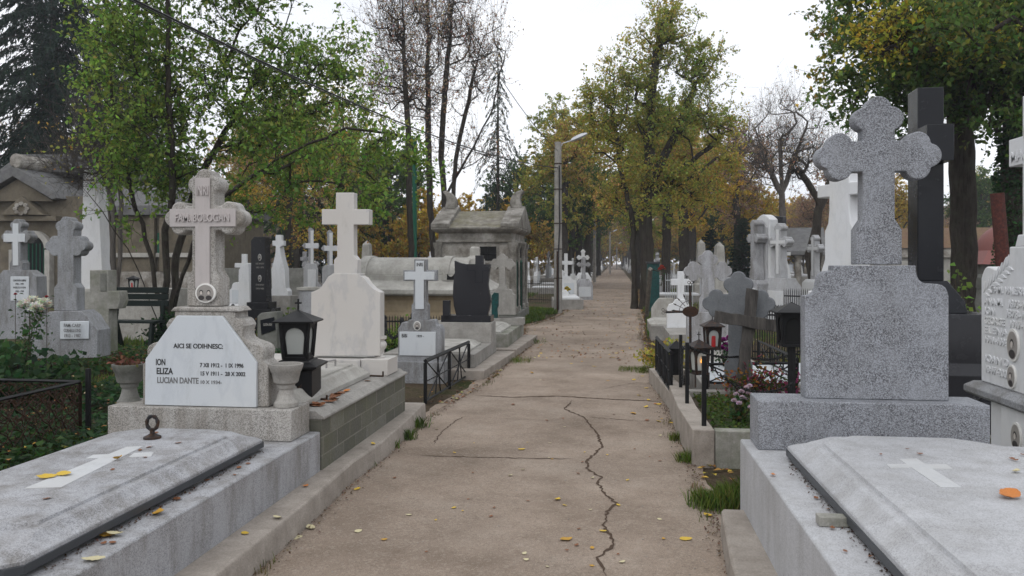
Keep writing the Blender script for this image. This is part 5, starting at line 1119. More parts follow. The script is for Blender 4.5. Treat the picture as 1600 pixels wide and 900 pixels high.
L = loc(1012, 26.6); R_ = lambda px, py, D=26.6: rel(px, py, D, L)
make_tree('linden_tree', 'largest linden, with two trunks, at the right path edge, olive and rust leaves', L, [[(0, 0, -.05), (0, 0, 1), R_(1008, 330), R_(1015, 240), R_(1018, 150), R_(1030, 40)], [(-.44, .1, -.05), (-.42, .1, 1), R_(986, 330), R_(968, 260), R_(962, 190)], [(0, 0, 2), R_(1010, 300), R_(1050, 220), R_(1085, 140)], [(0, 0, 2.5), R_(1012, 310), R_(1060, 270), R_(1110, 230)]],
  [(R_(955, 200), (1.3, 1.4, 1.2)), (R_(925, 150), (.8, .8, .7)), (R_(985, 130), (1.3, 1.3, 1.)), (R_(1040, 60), (1.3, 1.3, 1.2)), (R_(1045, 10), (.7, .7, .6)), (R_(1090, 110), (1.1, 1.2, 1.)), (R_(1030, 180), (1.6, 1.5, 1.2)), (R_(1110, 190), (1.2, 1.2, .9)), (R_(1145, 250), (.8, .9, .6)), (R_(1000, 270), (1.3, 1.3, .8)), (R_(1060, 275), (1.3, 1.2, .7)), (R_(960, 310), (.8, .9, .5)), (R_(1095, 300), (1., 1., .5)), (R_(1010, 320, 25.8), (.9, .6, .35))],
  620, .24, 'linden', 38000, .095, 21, tl=.5, group='trees along the avenue', shell=.6, clump=.9, caps=[.25, .11, .2, .16])
A1 = linden('linden_tree', 'slender olive-green tree behind the nearest lamp pole, left of the path', loc(880, 44), 11.2, 2.8, .24, 'linden', 22000, .14, 22, False, 260, .28)
A2 = linden('linden_tree', 'golden linden in the middle distance right of the double trunk', loc(1068, 41), 9.5, 3., .27, 'gold', 15000, .15, 23, False, 240, .3)
A3 = linden('autumn_tree', 'nearly bare brown-leaved tree right of the avenue', loc(1150, 48), 10.5, 3.4, .2, 'brown', 9000, .15, 24, False, 280, .3, sub=1)
A4 = linden('dark_tree', 'green-leaved tree with dark crown behind the yellow ones', loc(820, 58), 10.5, 3.3, .25, 'dkgreen', 15000, .18, 25, False, 220, .2)
rr = random.Random(12)
def put(proto, px, D, s, label, sz=1., rot=None):
    o = copy_tree(proto); q = loc(px, D); o.location = q; o.rotation_euler.z = rr.uniform(0, 6.28) if rot is None else rot; o.scale = (s, s, s*sz); o['label'] = label; return o
# avenue rows
AV = [(A1, 905, 52, 1.0, 'olive tree with a thick dark trunk behind the nearest lamp pole'), (A2, 918, 57, .95, 'golden-leaved tree leaning over the left row beside the second lamp pole'), (A4, 893, 50, .9, 'dark green tree trunk with low boughs left of the second lamp pole'),
      (A1, 1040, 35, .82, 'leaning tree with yellow-green leaves just right of the teal cabinet'), (A1, 994, 46, .9, 'slim tree behind the double-trunked linden on the path edge'),
      (A2, 1082, 62, 1.15, 'tall golden tree in the right background past the granite cross'), (A3, 935, 90, 1.25, 'rusty brown tree far along the left row'), (A3, 990, 84, 1.15, 'rusty brown tree far along the right row')]
for p, px, D, s, lb in AV: put(p, px, D, s, lb)
for k in range(9):
    y = 74+k*17; lx, rx = edge(LE, y)-1.1, edge(RE, y)+1.1
    for sd_, x, nm in ((0, lx, 'left'), (1, rx, 'right')):
        a = topix(x, y+rr.uniform(-4, 4)); p = rr.choice([A1, A2, A3, A1, A4, A2])
        kind = {A1: 'olive', A2: 'golden', A3: 'brown', A4: 'dark green'}[p]
        put(p, a[0], a[2], rr.uniform(.95, 1.25), f'small {kind} tree in the distant {nm} row of the avenue')
# trees of the wider background
BG = []
for i in range(46):
    D = rr.uniform(42, 105); px = rr.uniform(-150, 1750)
    if 830 < px < 1060: px += 330*(1 if px > 945 else -1)
    x, y, _ = loc(px, D)
    if any(math.hypot(x-a, y-b) < 4.2 for a, b in BG): continue
    BG.append((x, y)); p = rr.choice([A1, A2, A2, A3, A3, A4]) if px > 600 else rr.choice([A4, A2, A3, A1, A4])
    kind = {A1: 'olive green', A2: 'golden', A3: 'brown-leaved', A4: 'dark green'}[p]; s = rr.uniform(.6, .95) if 560 < px < 860 or px > 1130 else rr.uniform(.85, 1.2)
    put(p, px, D, s, f'{kind} background tree '+('behind the left mausoleums' if px < 300 else 'behind the leafy left tree' if px < 620 else 'behind the small mausoleum' if px < 900 else 'right of the avenue' if px < 1300 else 'behind the right tombs'))['group'] = 'background trees'
low = linden('low_tree', 'low golden-brown tree with branches reaching the ground in the far background', loc(700, 90), 6.5, 3.6, .15, 'gold', 12000, .22, 61, False, 200, .02, group='low trees in the background')
for px, D, s in ((575, 48, .9), (610, 58, 1.), (650, 44, .85), (735, 52, .9), (775, 60, 1.), (800, 50, .85), (540, 60, 1.1), (930, 175, 2.2), (955, 240, 2.6), (985, 215, 2.4), (1010, 160, 2.0), (905, 150, 1.9), (972, 260, 2.2), (1040, 120, 1.6), (1075, 100, 1.4), (1120, 110, 1.6), (1170, 95, 1.4), (1200, 105, 1.5), (1250, 90, 1.35), (1330, 85, 1.3), (1390, 95, 1.4), (870, 120, 1.6), (840, 105, 1.4)): put(low, px, D, s, 'golden tree closing the view '+('at the end of the path' if 900 < px < 1020 else 'behind the graves right of the avenue' if px > 1000 else 'behind the nearest lamp pole' if px > 820 else 'behind the small mausoleum and barrel-topped tomb'))['group'] = 'golden trees closing the view'
low2 = linden('low_tree', 'low brown bushy tree in the far background left of the path', loc(420, 95), 6.5, 3.8, .15, 'brown', 12000, .22, 62, False, 200, .02, group='low trees in the background')
low3 = linden('low_tree', 'low olive bushy tree in the far background at the right', loc(1300, 90), 6.5, 3.8, .15, 'lime', 12000, .22, 63, False, 200, .02, group='low trees in the background')
for i in range(52):
    px = -60+i*33.5+rr.uniform(-10, 10); D = rr.uniform(72, 135)
    if 905 < px < 1030: D = rr.uniform(150, 190)
    if 940 < px < 995: D = 235
    k_ = rr.choice([0, 0, 1, 2]); put((low, low2, low3)[k_], px, D, rr.uniform(.9, 1.5)*D/90, f'low {("golden", "brown", "olive")[k_]} tree in the far background '+('at the left' if px < 500 else 'left of centre' if px < 900 else 'at the end of the path' if px < 1040 else 'at the right'))['group'] = 'low trees in the background'
# bare trees
def bare(nm, lb, px, D, trs, ells, nt, r0, nl, seed, pal='brown', bk='bark', sub=2, tl=.7, step=.4, ls=.09):
    L = loc(px, D); trs = [[tuple(q) if len(q) == 3 else rel(q[0], q[1], D, L) for q in tr] for tr in trs]
    ells = [(rel(a, b, D, L), r) for a, b, r in ells]
    return make_tree(nm, lb, L, trs, ells, nt, r0, pal, nl, ls, seed, twigs=4, tl=tl, sub=sub, barkm=bk, shell=.7, step=step, up=-.12, outw=.55, tip=.0045, tdroop=-.8, leafdroop=.6)
bare('bare_tree', 'tall bare tree of several dark stems with few rust-brown leaves, left centre', 686, 31, [[(0, 0, -.05), (672, 330), (670, 230), (668, 120), (668, -10), (672, -80)], [(.15, 0, -.05), (695, 340), (690, 230), (695, 140), (705, 40), (715, -60)], [(.3, .1, -.05), (706, 330), (712, 250), (735, 140), (760, 40)], [(.2, .1, 0), (700, 300), (740, 230), (770, 170), (790, 80)]],
     [(690, 60, (2.4, 2., 3.4)), (740, 90, (1.4, 1.5, 2.2)), (650, 160, (1.2, 1.2, 1.6)), (720, 250, (2.0, 1.3, .9))], 330, .12, 6000, 31, sub=2)
bare('bare_tree', 'slender dark-stemmed bare tree to the left of the multi-stemmed bare tree', 645, 27, [[(0, 0, -.05), (640, 330), (638, 200), (632, 100), (630, -20), (628, -80)]], [(620, 60, (1.3, 1.2, 2.0)), (600, 130, (1., 1., 1.2)), (650, 150, (1, 1, 1))], 140, .1, 2200, 32, sub=2)
bare('bare_tree', 'leafless round-crowned tree standing against the sky left of the speckled cross', 1224, 38, [[(0, 0, -.05), (1222, 330), (1222, 290), (1218, 220)], [(0, 0, 1), (1222, 300), (1245, 240), (1262, 190)], [(0, 0, 1), (1222, 305), (1195, 250), (1180, 200)]], [(1222, 225, (2.7, 2.2, 1.8)), (1180, 260, (1.4, 1.4, 1.)), (1265, 250, (1.3, 1.3, .9)), (1220, 170, (1.4, 1.4, .8))], 250, .14, 1500, 33, bk='barkg', sub=2)
bare('bare_tree', 'crooked bare tree with a thick forked trunk in front of the far mausoleum', 1277, 27, [[(0, 0, -.05), rel(1262, 400, 27, loc(1277, 27)), (1276, 350), (1280, 315), (1262, 285), (1245, 262)], [(0, .1, 1), (1278, 330), (1300, 280), (1330, 250)]], [(1255, 270, (.9, .9, .5)), (1310, 250, (1.1, 1., .6))], 60, .14, 300, 34, bk='bark', sub=2)
bare('bare_tree', 'bare grey bush-like tree with tangled twigs before the far left mausoleum', 175, 19, [[(0, 0, -.05), (178, 330), (150, 230), (120, 180)], [(.1, 0, -.05), (190, 320), (190, 200), (195, 130)], [(.05, 0, .3), (170, 330), (210, 230), (240, 180)]], [(150, 260, (1.1, .9, .8)), (190, 200, (1., .9, 1.))], 140, .06, 500, 35, pal='lime', bk='barkg', sub=3, tl=.6)
# yellow thin tree between green and bare ones
linden('golden_tree', 'thin-crowned yellow-green tree between the leafy tree and the bare trees', loc(535, 25), 8.6, 2.1, .1, 'lime', 7500, .1, 41, False, 170, .2, group=None)
linden('golden_tree', 'yellow and brown leaved tree seen behind the leafy tree branches', loc(450, 34), 9, 2.8, .13, 'gold', 9000, .13, 42, False, 200, .15, group=None)
# conifers
def conifer(nm, lb, lo, H, rb, r0, nb, pal, seed, z0=.1, droop=.3, ls=.1, per=70, taper=1., sparse=1., elong=.3, group=None):
    t = thing(nm, lb, 'conifer', lo, group); rs = np.random.RandomState(seed); mb = MB(); P = np.array(lo); C_ = []; A_ = []
    mb.tube([P+np.array([0, 0, -.05]), P+np.array([0, 0, H*.5]), P+np.array([0, 0, H])], [r0, r0*.6, .01], 10)
    for i in range(nb):
        s = i/nb; z = H*(z0+(1-z0)*s); L_ = rb*(1-s)**taper*(.55+.6*rs.rand())+.1; a = i*2.4+rs.rand(); d = np.array([math.cos(a), math.sin(a), 0])
        pts = [P+np.array([0, 0, z])+d*L_*q+np.array([0, 0, L_*(.12*math.sin(q*2.4)-droop*q*q)]) for q in np.linspace(0, 1, 6)]
        mb.tube(pts, [max(.006, .03*(1-q)*(L_/rb+.3)) for q in np.linspace(0, 1, 6)], 4, cap=False)
        n = int(per*L_/rb*sparse*(.6+.8*rs.rand()))+4; q = rs.rand(n)**.6; idx = q*5; k = np.minimum(idx.astype(int), 4); f = (idx-k)[:, None]
        pp = np.array(pts); c = pp[k]*(1-f)+pp[k+1]*f; side = np.array([-d[1], d[0], 0]); w = (rs.rand(n)*2-1)[:, None]*L_*.28*(1.1-q)[:, None]
        hang = (rs.rand(n)*(.06+.18*droop)*min(1.5, L_))[:, None]; c = c+side*w-np.array([0, 0, 1])*hang; C_.append(c)
        A_.append(d*.5+side*np.sign(w)*.5-np.array([0, 0, 1])*(droop*1.2)+0*c)
    mb.build('trunk', 'bark', t, sm=180); C_ = np.vstack(C_); A_ = np.vstack(A_)
    leaves_obj('crown', C_, ls, PAL[pal], 'leaf', t, seed, elong=elong, axis=A_, clump=.8, droop=.1); return t
conifer('spruce', 'tall dark green spruce with drooping boughs rising out of the top left corner', loc(84, 35), 22, 4.2, .28, 250, 'needle', 51, .27, .6, .26, 420, .45, elong=.26)
conifer('spruce', 'second dark spruce partly hidden behind the leafy left tree', loc(215, 33), 13, 2.4, .2, 130, 'needle', 52, .2, .6, .22, 170, .6, elong=.28)
conifer('larch', 'thin weeping conifer with sparse hanging boughs against the sky, left of the avenue', loc(778, 42), 13.2, 1.7, .14, 90, 'needle', 53, .25, 1.0, .2, 60, .7, 1., .25)
conifer('dark_conifer', 'dark spruce behind the green tree, left of centre', loc(470, 45), 11.5, 2.6, .2, 90, 'needle', 54, .1, .5, .26, 120, .8, elong=.3)
conifer('small_yew', 'rounded dark evergreen behind the granite cross', loc(1110, 46), 3.4, .95, .1, 90, 'needle', 55, .02, .0, .15, 110, .45, elong=.5)
conifer('small_yew', 'taller dark evergreen left of the tall white stele', loc(1160, 40), 3.7, .8, .1, 100, 'needle', 56, .02, .0, .14, 110, .4, elong=.5)
# shrub masses
def shrub(nm, lb, lo, r, h, pal, n, ls, seed, cat='shrub', stems=14, mat='leaf', tl=.3, elong=.7):
    t = thing(nm, lb, cat, lo); rs = np.random.RandomState(seed); mb = MB(); P = np.array(lo); C_ = []
    for i in range(stems):
        a = rs.rand()*6.28; q = rs.rand()**.5; e_ = P+np.array([math.cos(a)*r*q, math.sin(a)*r*q, h*(.5+.5*rs.rand())*(1.1-q*.5)]); m_ = (P+e_)/2+rs.randn(3)*.08*h
        mb.tube([P+np.array([math.cos(a)*r*q*.2, math.sin(a)*r*q*.2, 0]), m_, e_], [.012, .008, .004], 4, cap=False); s = rs.rand(n//stems, 1)**.6; C_.append(P*(1-s)**2+2*m_*s*(1-s)+e_*s*s+rs.randn(n//stems, 3)*tl*.3*np.array([1, 1, .7]))
    mb.build('stems', 'stem', t, sm=180); C_ = np.vstack(C_); C_[:, 2] = np.maximum(C_[:, 2], .02); leaves_obj('foliage', C_, ls, PAL[pal] if isinstance(pal, str) else pal, mat, t, seed, elong=elong); return t
shrub('ivy_bush', 'dense dark ivy-covered bush at the left edge below the leftmost cross', loc(0, 8.6), .8, .7, 'ivy', 3400, .085, 61, stems=24, tl=.5, elong=.85)
shrub('green_shrub', 'green leafy plant behind the bollards before the barrel-topped tomb', loc(618, 14.8), .6, .6, 'green', 900, .07, 62)
shrub('dark_shrub', 'dark evergreen bush beside the trunk behind the black cross', loc(1478, 15), .55, 1.0, 'ivy', 2200, .07, 63, stems=20)
shrub('yellow_flowers', 'yellow chrysanthemums with green leaves beside the black obelisk', loc(455, 16.5), .55, .75, [((.5, .42, .03), 2), ((.12, .2, .03), 2), ((.03, .08, .02), 1)], 420, .08, 64, 'flowers')
shrub('dry_bush', 'dry brown and grey stalks in front of the white tapering monument', loc(438, 15.5), .7, .65, [((.14, .08, .04), 3), ((.3, .28, .25), 1), ((.08, .1, .03), 1)], 900, .05, 65)
shrub('sapling', 'small leafy sapling with broad green leaves before the dark right trunk', loc(1500, 13.5), .4, 1.55, 'green', 130, .11, 66, 'sapling', 6)
shrub('creeper', 'trailing plants with yellowing leaves on the kerb left of the iron ray cross', loc(1052, 11.6), .5, .55, 'lime', 1100, .06, 67)
shrub('red_bush', 'red and pink leaved plant behind the candle lantern by the trefoil cross', (*W(1175, 408, D=8.1)[:2], .2), .33, .42, [((.25, .04, .06), 2), ((.3, .12, .03), 1), ((.06, .1, .02), 2)], 500, .045, 68)
shrub('purple_bush', 'purple-leaved plant right of the trefoil cross at the black railing', (*W(1220, 408, D=7.9)[:2], .2), .36, .4, [((.16, .03, .07), 3), ((.05, .07, .02), 2), ((.3, .06, .14), 1)], 600, .045, 69)
shrub('ivy_climber', 'ivy growing round the base of the leafy left tree', loc(255, 14.7), .45, .85, 'ivy', 900, .08, 70)
# ------------------------------------------------------------------ flowers
def flowers(name, label, pts, r, z0, col, parts_col=None, leafn=200):
    t = thing(name, label, 'flowers', (*pts[0][:2], z0)); rs = np.random.RandomState(9)
    for p in pts:
        c = []; ax = []
        n = 260
        d = rs.randn(n, 3); d[:, 2] = np.abs(d[:, 2])*.8; d /= np.linalg.norm(d, axis=1)[:, None]
        leaves_obj('flower_head', np.array(p)+d*r*.55, r*.95, [(col, 1)], 'petal', t, int(p[0]*100) % 99, elong=.6, axis=d*3, droop=0)
    P = np.array(pts); m = MB()
    for p in pts: m.tube([(pts[0][0], pts[0][1], z0), p], .004, 4, cap=False)
    m.build('stems', 'stem', t); q = P[rs.randint(0, len(P), leafn)]; s = rs.rand(leafn, 1); q = q*(1-s)+np.array([pts[0][0], pts[0][1], z0])*s
    leaves_obj('foliage', q+rs.randn(leafn, 3)*.05*(1.1-s*.5), .05, PAL['ivy'], 'leaf', t, 3); return t
D = 8.9
def fl(px, py, D): return W(px, py, D=D)
flowers('white_chrysanthemums', 'big white chrysanthemums in a pot with yellow blooms behind, at the left', [fl(39, 479, D), fl(52, 473, D+.2), fl(57, 484, D-.1), fl(69, 477, D)], .085, .45, (.72, .72, .6))
flowers('yellow_blooms', 'small yellow and orange blooms between the white chrysanthemums at left', [fl(46, 469, D+.25), fl(53, 467, D+.3), fl(60, 470, D+.3), fl(47, 475, D+.2)], .03, .45, (.55, .36, .03), leafn=60)
x, y, _ = loc(48, D); t = thing('flower_pot', 'dark wire-framed flower pot under the white chrysanthemums', 'pot', (x, y, 0)); MB().lathe(x, y, [(.11, .0), (.13, .02), (.16, .42), (.175, .43), (.175, .47), (.15, .47), (.14, .4)], 16).build('pot', 'potc', t, .003, 50); m = MB()
for k in range(8): a = k*.785; m.tube([(x+.19*math.cos(a), y+.19*math.sin(a), 0), (x+.21*math.cos(a), y+.21*math.sin(a), .35), (x+.19*math.cos(a), y+.19*math.sin(a), .5)], .006, 4)
m.build('wire_frame', 'rusty', t)
for px, py, lb in ((24, 460, 'single dark red carnation left of the white chrysanthemums'), (73, 464, 'single dark red carnation right of the white chrysanthemums')): flowers('carnation', lb, [fl(px, py, 9.2)], .02, .45, (.4, .01, .02), leafn=12)
D = 6.9; flowers('pink_chrysanthemums', 'cluster of white and pink chrysanthemums beside the speckled plinth', [fl(1153, 622, D), fl(1159, 612, D), fl(1166, 607, D), fl(1170, 615, D), fl(1160, 622, D-.1), fl(1147, 627, D-.1), fl(1165, 624, D), fl(1155, 631, D-.15), fl(1173, 637, D-.2), fl(1171, 604, D+.05), fl(1150, 617, D)], .026, .2, (.7, .55, .62), leafn=260)
flowers('grave_flowers', 'purple flowers with orange ones in a green pot behind the red candle lantern', [fl(1130, 532, 9.6), fl(1134, 540, 9.6), fl(1128, 545, 9.5), fl(1138, 548, 9.6), fl(1140, 528, 9.7)], .045, .3, (.28, .03, .22), leafn=120)
flowers('grave_flowers', 'bright yellow flowers beside the white cross tomb by the lamp pole', [fl(883, 452, 27.6), fl(886, 450, 27.6), fl(889, 453, 27.6), fl(885, 455, 27.5)], .07, .3, (.65, .5, .02), leafn=60)
flowers('grave_flowers', 'red and yellow artificial flowers on top of the teal cabinet side', [fl(1034, 417, 22), fl(1037, 420, 22), fl(1031, 421, 22)], .06, .9, (.5, .06, .03), leafn=50)

# ------------------------------------------------------------------ left front fence with scrolled wire
t = thing('scroll_fence', 'low black fence of rusty scrolled wire around the ivy plot, front left', 'fence', (-4.75, 6.7, 0)); cx, cy = W(125, 592, D=6.9)[:2]
PN = [((cx, cy), (cx-.02, 2.3)), ((cx, cy), (cx-4, cy+.05))]
for a, b in PN:
    a, b = Vector((*a, 0)), Vector((*b, 0)); L_ = (b-a).length; u = (b-a)/L_; up = Vector((0, 0, 1)); h = .56; z0 = .03
    MB().bar(a+up*h, b+up*h, .02).build('top_rail', 'iron', t); m = MB(); MB().bar(a, a+up*(h-.012), .026).build('frame_post', 'rusty', t); s = .15
    def pt(q, z): return a+u*q+up*z
    nx = int(L_/s); nz_ = int((h-z0)/s)+1
    for i in range(nx):
        for j in range(nz_):
            c0, c1 = s*(i+.5), z0+s*(j+.5)-.03
            for k in range(4):   # four C-scrolls per cell
                an = math.pi/4+k*math.pi/2; ox, oz = c0+s*.36*math.cos(an), c1+s*.36*math.sin(an); r = s*.27; pts = []
                for v in np.linspace(-2.2, 2.2, 8): pts.append((ox+r*math.cos(an+math.pi+v)*(1), oz+r*math.sin(an+math.pi+v)))
                pts = [q for q in pts if z0-.02 < q[1] < h-.012 and 0 < q[0] < L_]
                if len(pts) > 2: m.tube([pt(*q) for q in pts], .0045, 4, cap=False)
    for i in range(nx+nz_+1):
        for sg in (1, -1):
            q0 = s*(i-(nz_ if sg > 0 else 0)); pts = []
            for v in np.linspace(0, 1, 14):
                q = q0+sg*(h-z0)*v+.016*math.sin(v*math.pi*2*nz_); z = z0+(h-z0-.012)*v
                if 0 <= q <= L_: pts.append(pt(q, z))
            if len(pts) > 2: m.tube(pts, .0055, 4, cap=False)
    m.build('scroll_mesh', 'rusty', t)
x, y, _ = W(138, 685, D=7.0); tag(MB().box(x-.018, x+.018, y-.018, y+.018, -.02, .66).build('fence_post', 'iron', None, .003), 'square black post standing beside the corner of the scrolled wire fence', 'post')

# ------------------------------------------------------------------ ground cover
def scatter(n, x0, x1, y0, y1, f=None, seed=1):
    rs = np.random.RandomState(seed); x = x0+(x1-x0)*rs.rand(n); y = y0+(y1-y0)*rs.rand(n)
    if f is not None: k = f(x, y, rs); x, y = x[k], y[k]
    return x, y
def blades(name, label, xy, h, pal, cat, seed=1, w=.007, kind='stuff', z=0., parent=None, lean=.5):
    rs = np.random.RandomState(seed); x, y = xy; n = len(x); hh = h*(.5+.8*rs.rand(n)); a = rs.rand(n)*6.28; ln = hh*lean*rs.rand(n); b = rs.rand(n)*6.28
    p = np.column_stack([x, y, np.full(n, z)]); s = np.column_stack([np.cos(a), np.sin(a), 0*a])*w*(.6+.8*rs.rand(n))[:, None]; d = np.column_stack([np.cos(b)*ln, np.sin(b)*ln, hh])
    v = np.stack([p-s, p+s, p+d*np.array([.45, .45, .6])+s*.8, p+d, p+d*np.array([.45, .45, .6])-s*.8], 1).reshape(-1, 3)
    me = bpy.data.meshes.new(name); off = np.array(woff(parent)) if parent else 0; me.vertices.add(5*n); me.vertices.foreach_set('co', (v-off).ravel()); me.loops.add(5*n); me.loops.foreach_set('vertex_index', np.arange(5*n)); me.polygons.add(n); me.polygons.foreach_set('loop_start', np.arange(n)*5); me.update(calc_edges=True)
    at = me.color_attributes.new('Col', 'FLOAT_COLOR', 'POINT'); c = leafcol(pal, n, rs, p, 2.); at.data.foreach_set('color', np.concatenate([np.repeat(c, 5, 0), np.ones((5*n, 1))], 1).ravel()); me.materials.append(M['grass'])
    o = bpy.data.objects.new(name, me); C.objects.link(o)
    if parent: o.parent = parent
    if label: tag(o, label, cat, None, kind)
    return o
GP = [((.07, .12, .022), 3), ((.12, .17, .03), 3), ((.2, .19, .06), 1), ((.05, .085, .018), 1)]
def nz3(x, y, s, o=0): return np.array([noise.noise(Vector((a*s, b*s, o))) for a, b in zip(x, y)])
x, y = scatter(64000, -11, -3.45, 2.6, 13, lambda x, y, r: nz3(x, y, .7) > -.34, 1)
k = ~((x > -4.25) & (y < 5.5)); x, y = x[k], y[k]; rs = np.random.RandomState(2)
mound = .05+.12*rs.rand(len(x))*(1+1.2*np.clip(nz3(x, y, .5, 7), -.5, 1))
pv = PAL['ivy']+[((.12, .13, .03), .5), ((.09, .05, .025), .5)]
tag(leaves_obj('ivy_ground_cover', np.column_stack([x, y, mound]), .07, pv, 'leaf', None, 5, elong=.85, flat=.55, clump=.8), 'dark green ivy and weeds covering the ground around the left tombs', 'ivy', None, 'stuff')
x, y = scatter(30000, -9, -3.4, 4.6, 12.5, lambda x, y, r: nz3(x, y, .6, 3) > .0, 8); k = ~((x > -4.25) & (y < 5.5)); blades('grass', 'grass growing through the ivy at the left', (x[k], y[k]), .13, GP, 'grass', 3)
xs, ys = [], []
for a, b, c, d, n, sd_ in ((-3.2, -1.6, 17.8, 26, 15000, 11), (-12, -3.6, 13, 40, 26000, 12), (.75, 2.4, 19, 30, 9000, 13), (2.6, 16, 12, 45, 22000, 14), (.6, 1.3, 10.8, 19, 3500, 15)):
    x, y = scatter(n, a, b, c, d, lambda x, y, r: nz3(x, y, .9, 5) > -.12, sd_); k = (x < np.array([edge(LE, q) for q in y])-.2) | (x > np.array([edge(RE, q) for q in y])+.12); xs.append(x[k]); ys.append(y[k])
blades('grass_verge', 'rough green grass on the verges between the graves farther off', (np.concatenate(xs), np.concatenate(ys)), .12, GP, 'grass', 4, w=.013)
x, y = scatter(9000, .82, 2.9, 6.52, 8.4, None, 21); rs = np.random.RandomState(5)
tag(leaves_obj('bed_plants', np.column_stack([x, y, .2+.06*rs.rand(len(x))]), .035, [((.05, .09, .018), 3), ((.09, .13, .02), 2), ((.2, .13, .03), 1), ((.14, .06, .03), .8)], 'leaf', None, 6, elong=.8, flat=.5), 'low green creeping plants filling the soil bed behind the low wall', 'plants', None, 'stuff')
def tuft(label, px, py, n, h, r, z=0.):
    x, y, _ = W(px, py, z=z); rs = np.random.RandomState(int(px)); a = rs.rand(n)*6.28; q = rs.rand(n)**.7*r; t = thing('grass_tuft', label, 'grass tuft', (x, y, z)); blades('blades', None, None or (x+q*np.cos(a), y+q*np.sin(a)*.8), h, GP, None, int(px), w=.0026, parent=t, lean=.8, z=z)
tuft('thick green grass tuft beside the kerb of the speckled tomb, right of the path', 1122, 792, 620, .13, .2); tuft('grass tuft against the rough low wall corner, right of the path', 1150, 785, 420, .15, .14)
tuft('small grass tuft at the base of the low wall beside the path', 1072, 722, 160, .1, .08); tuft('tiny weed tuft beside the long low wall right of the path', 1056, 688, 90, .08, .07)
tuft('green grass tuft growing by the kerb left of the path, farther one', 652, 668, 200, .1, .12); tuft('green grass tuft growing by the kerb left of the path, middle one', 635, 686, 180, .09, .1)
tuft('grass patch along the right path edge beside the far kerb', 1003, 580, 420, .08, .35); tuft('low dark weed by the kerb edge left of the path, nearest one', 612, 700, 130, .07, .07)
tuft('grass at the corner of the step below the black curved tomb', 808, 566, 260, .09, .3); tuft('grass edging the far side of the grey tomb step', 826, 536, 260, .1, .4)
# ------------------------------------------------------------------ fallen leaves
def leafmesh(seed):
    rs = random.Random(seed); n = 9; b = bmesh.new(); mid = []; lf = []; rt = []
    cu = rs.uniform(.15, .7); tw = rs.uniform(-.4, .4)
    for i in range(n+1):
        s = i/n; w = .33*math.sin(math.pi*s**.8)**.75*(1+.12*rs.uniform(-1, 1)); y = s-.5; z = cu*(y*y)*1.2
        mid.append(b.verts.new((0, y, z+.015))); lf.append(b.verts.new((-w, y, z+abs(w)*(.35*cu+.12)+tw*w*.5+rs.uniform(-.02, .02)))); rt.append(b.verts.new((w, y, z+abs(w)*(.35*cu+.12)-tw*w*.5+rs.uniform(-.02, .02))))
    for i in range(n): b.faces.new((mid[i], mid[i+1], lf[i+1], lf[i])); b.faces.new((rt[i], rt[i+1], mid[i+1], mid[i]))
    me = bpy.data.meshes.new('fallen_leaf'); b.to_mesh(me); b.free(); zmin = min(v.co.z for v in me.vertices)
    for v in me.vertices: v.co.z -= zmin
    me.polygons.foreach_set('use_smooth', [True]*len(me.polygons)); return me
LM = {}
for cn, c in dict(yellow=(.62, .42, .05), gold=(.5, .28, .04), pale=(.58, .52, .32), brown=(.22, .09, .04), orange=(.55, .2, .05), green=(.3, .32, .05)).items():
    m_ = NT('fallen_leaf_'+cn, .6, .3); m_.col(m_.mix(m_.ramp(m_.noise(30, 4), (.4, 0.), (.7, .5)), c, tuple(q*.45 for q in c))); LM[cn] = []
    for k in range(3): me = leafmesh(len(LM)*7+k); me.materials.append(m_.m); LM[cn].append(me)
lr = random.Random(5)
def leaf(px, py, z, size, cn, label=None, xy=None, g='fallen leaves lying on the path'):
    x, y = xy or W(px, py, z=z)[:2]; o = bpy.data.objects.new('fallen_leaf', lr.choice(LM[cn])); C.objects.link(o); z = z if z > .1 else pheight(x, y)+.001; o.location = (x, y, z+.004); o.scale = (size, size, size*lr.uniform(.5, 1.3)); o.rotation_euler = (lr.uniform(-.08, .08), lr.uniform(-.08, .08), lr.uniform(0, 6.28))
    tag(o, label or {'yellow': 'small yellow fallen leaf on the brown path', 'gold': 'small golden fallen leaf on the brown path', 'pale': 'small pale fallen leaf on the brown path', 'brown': 'small brown dry leaf on the brown path', 'orange': 'small orange fallen leaf on the brown path', 'green': 'small greenish fallen leaf on the brown path'}[cn], 'leaf', g)
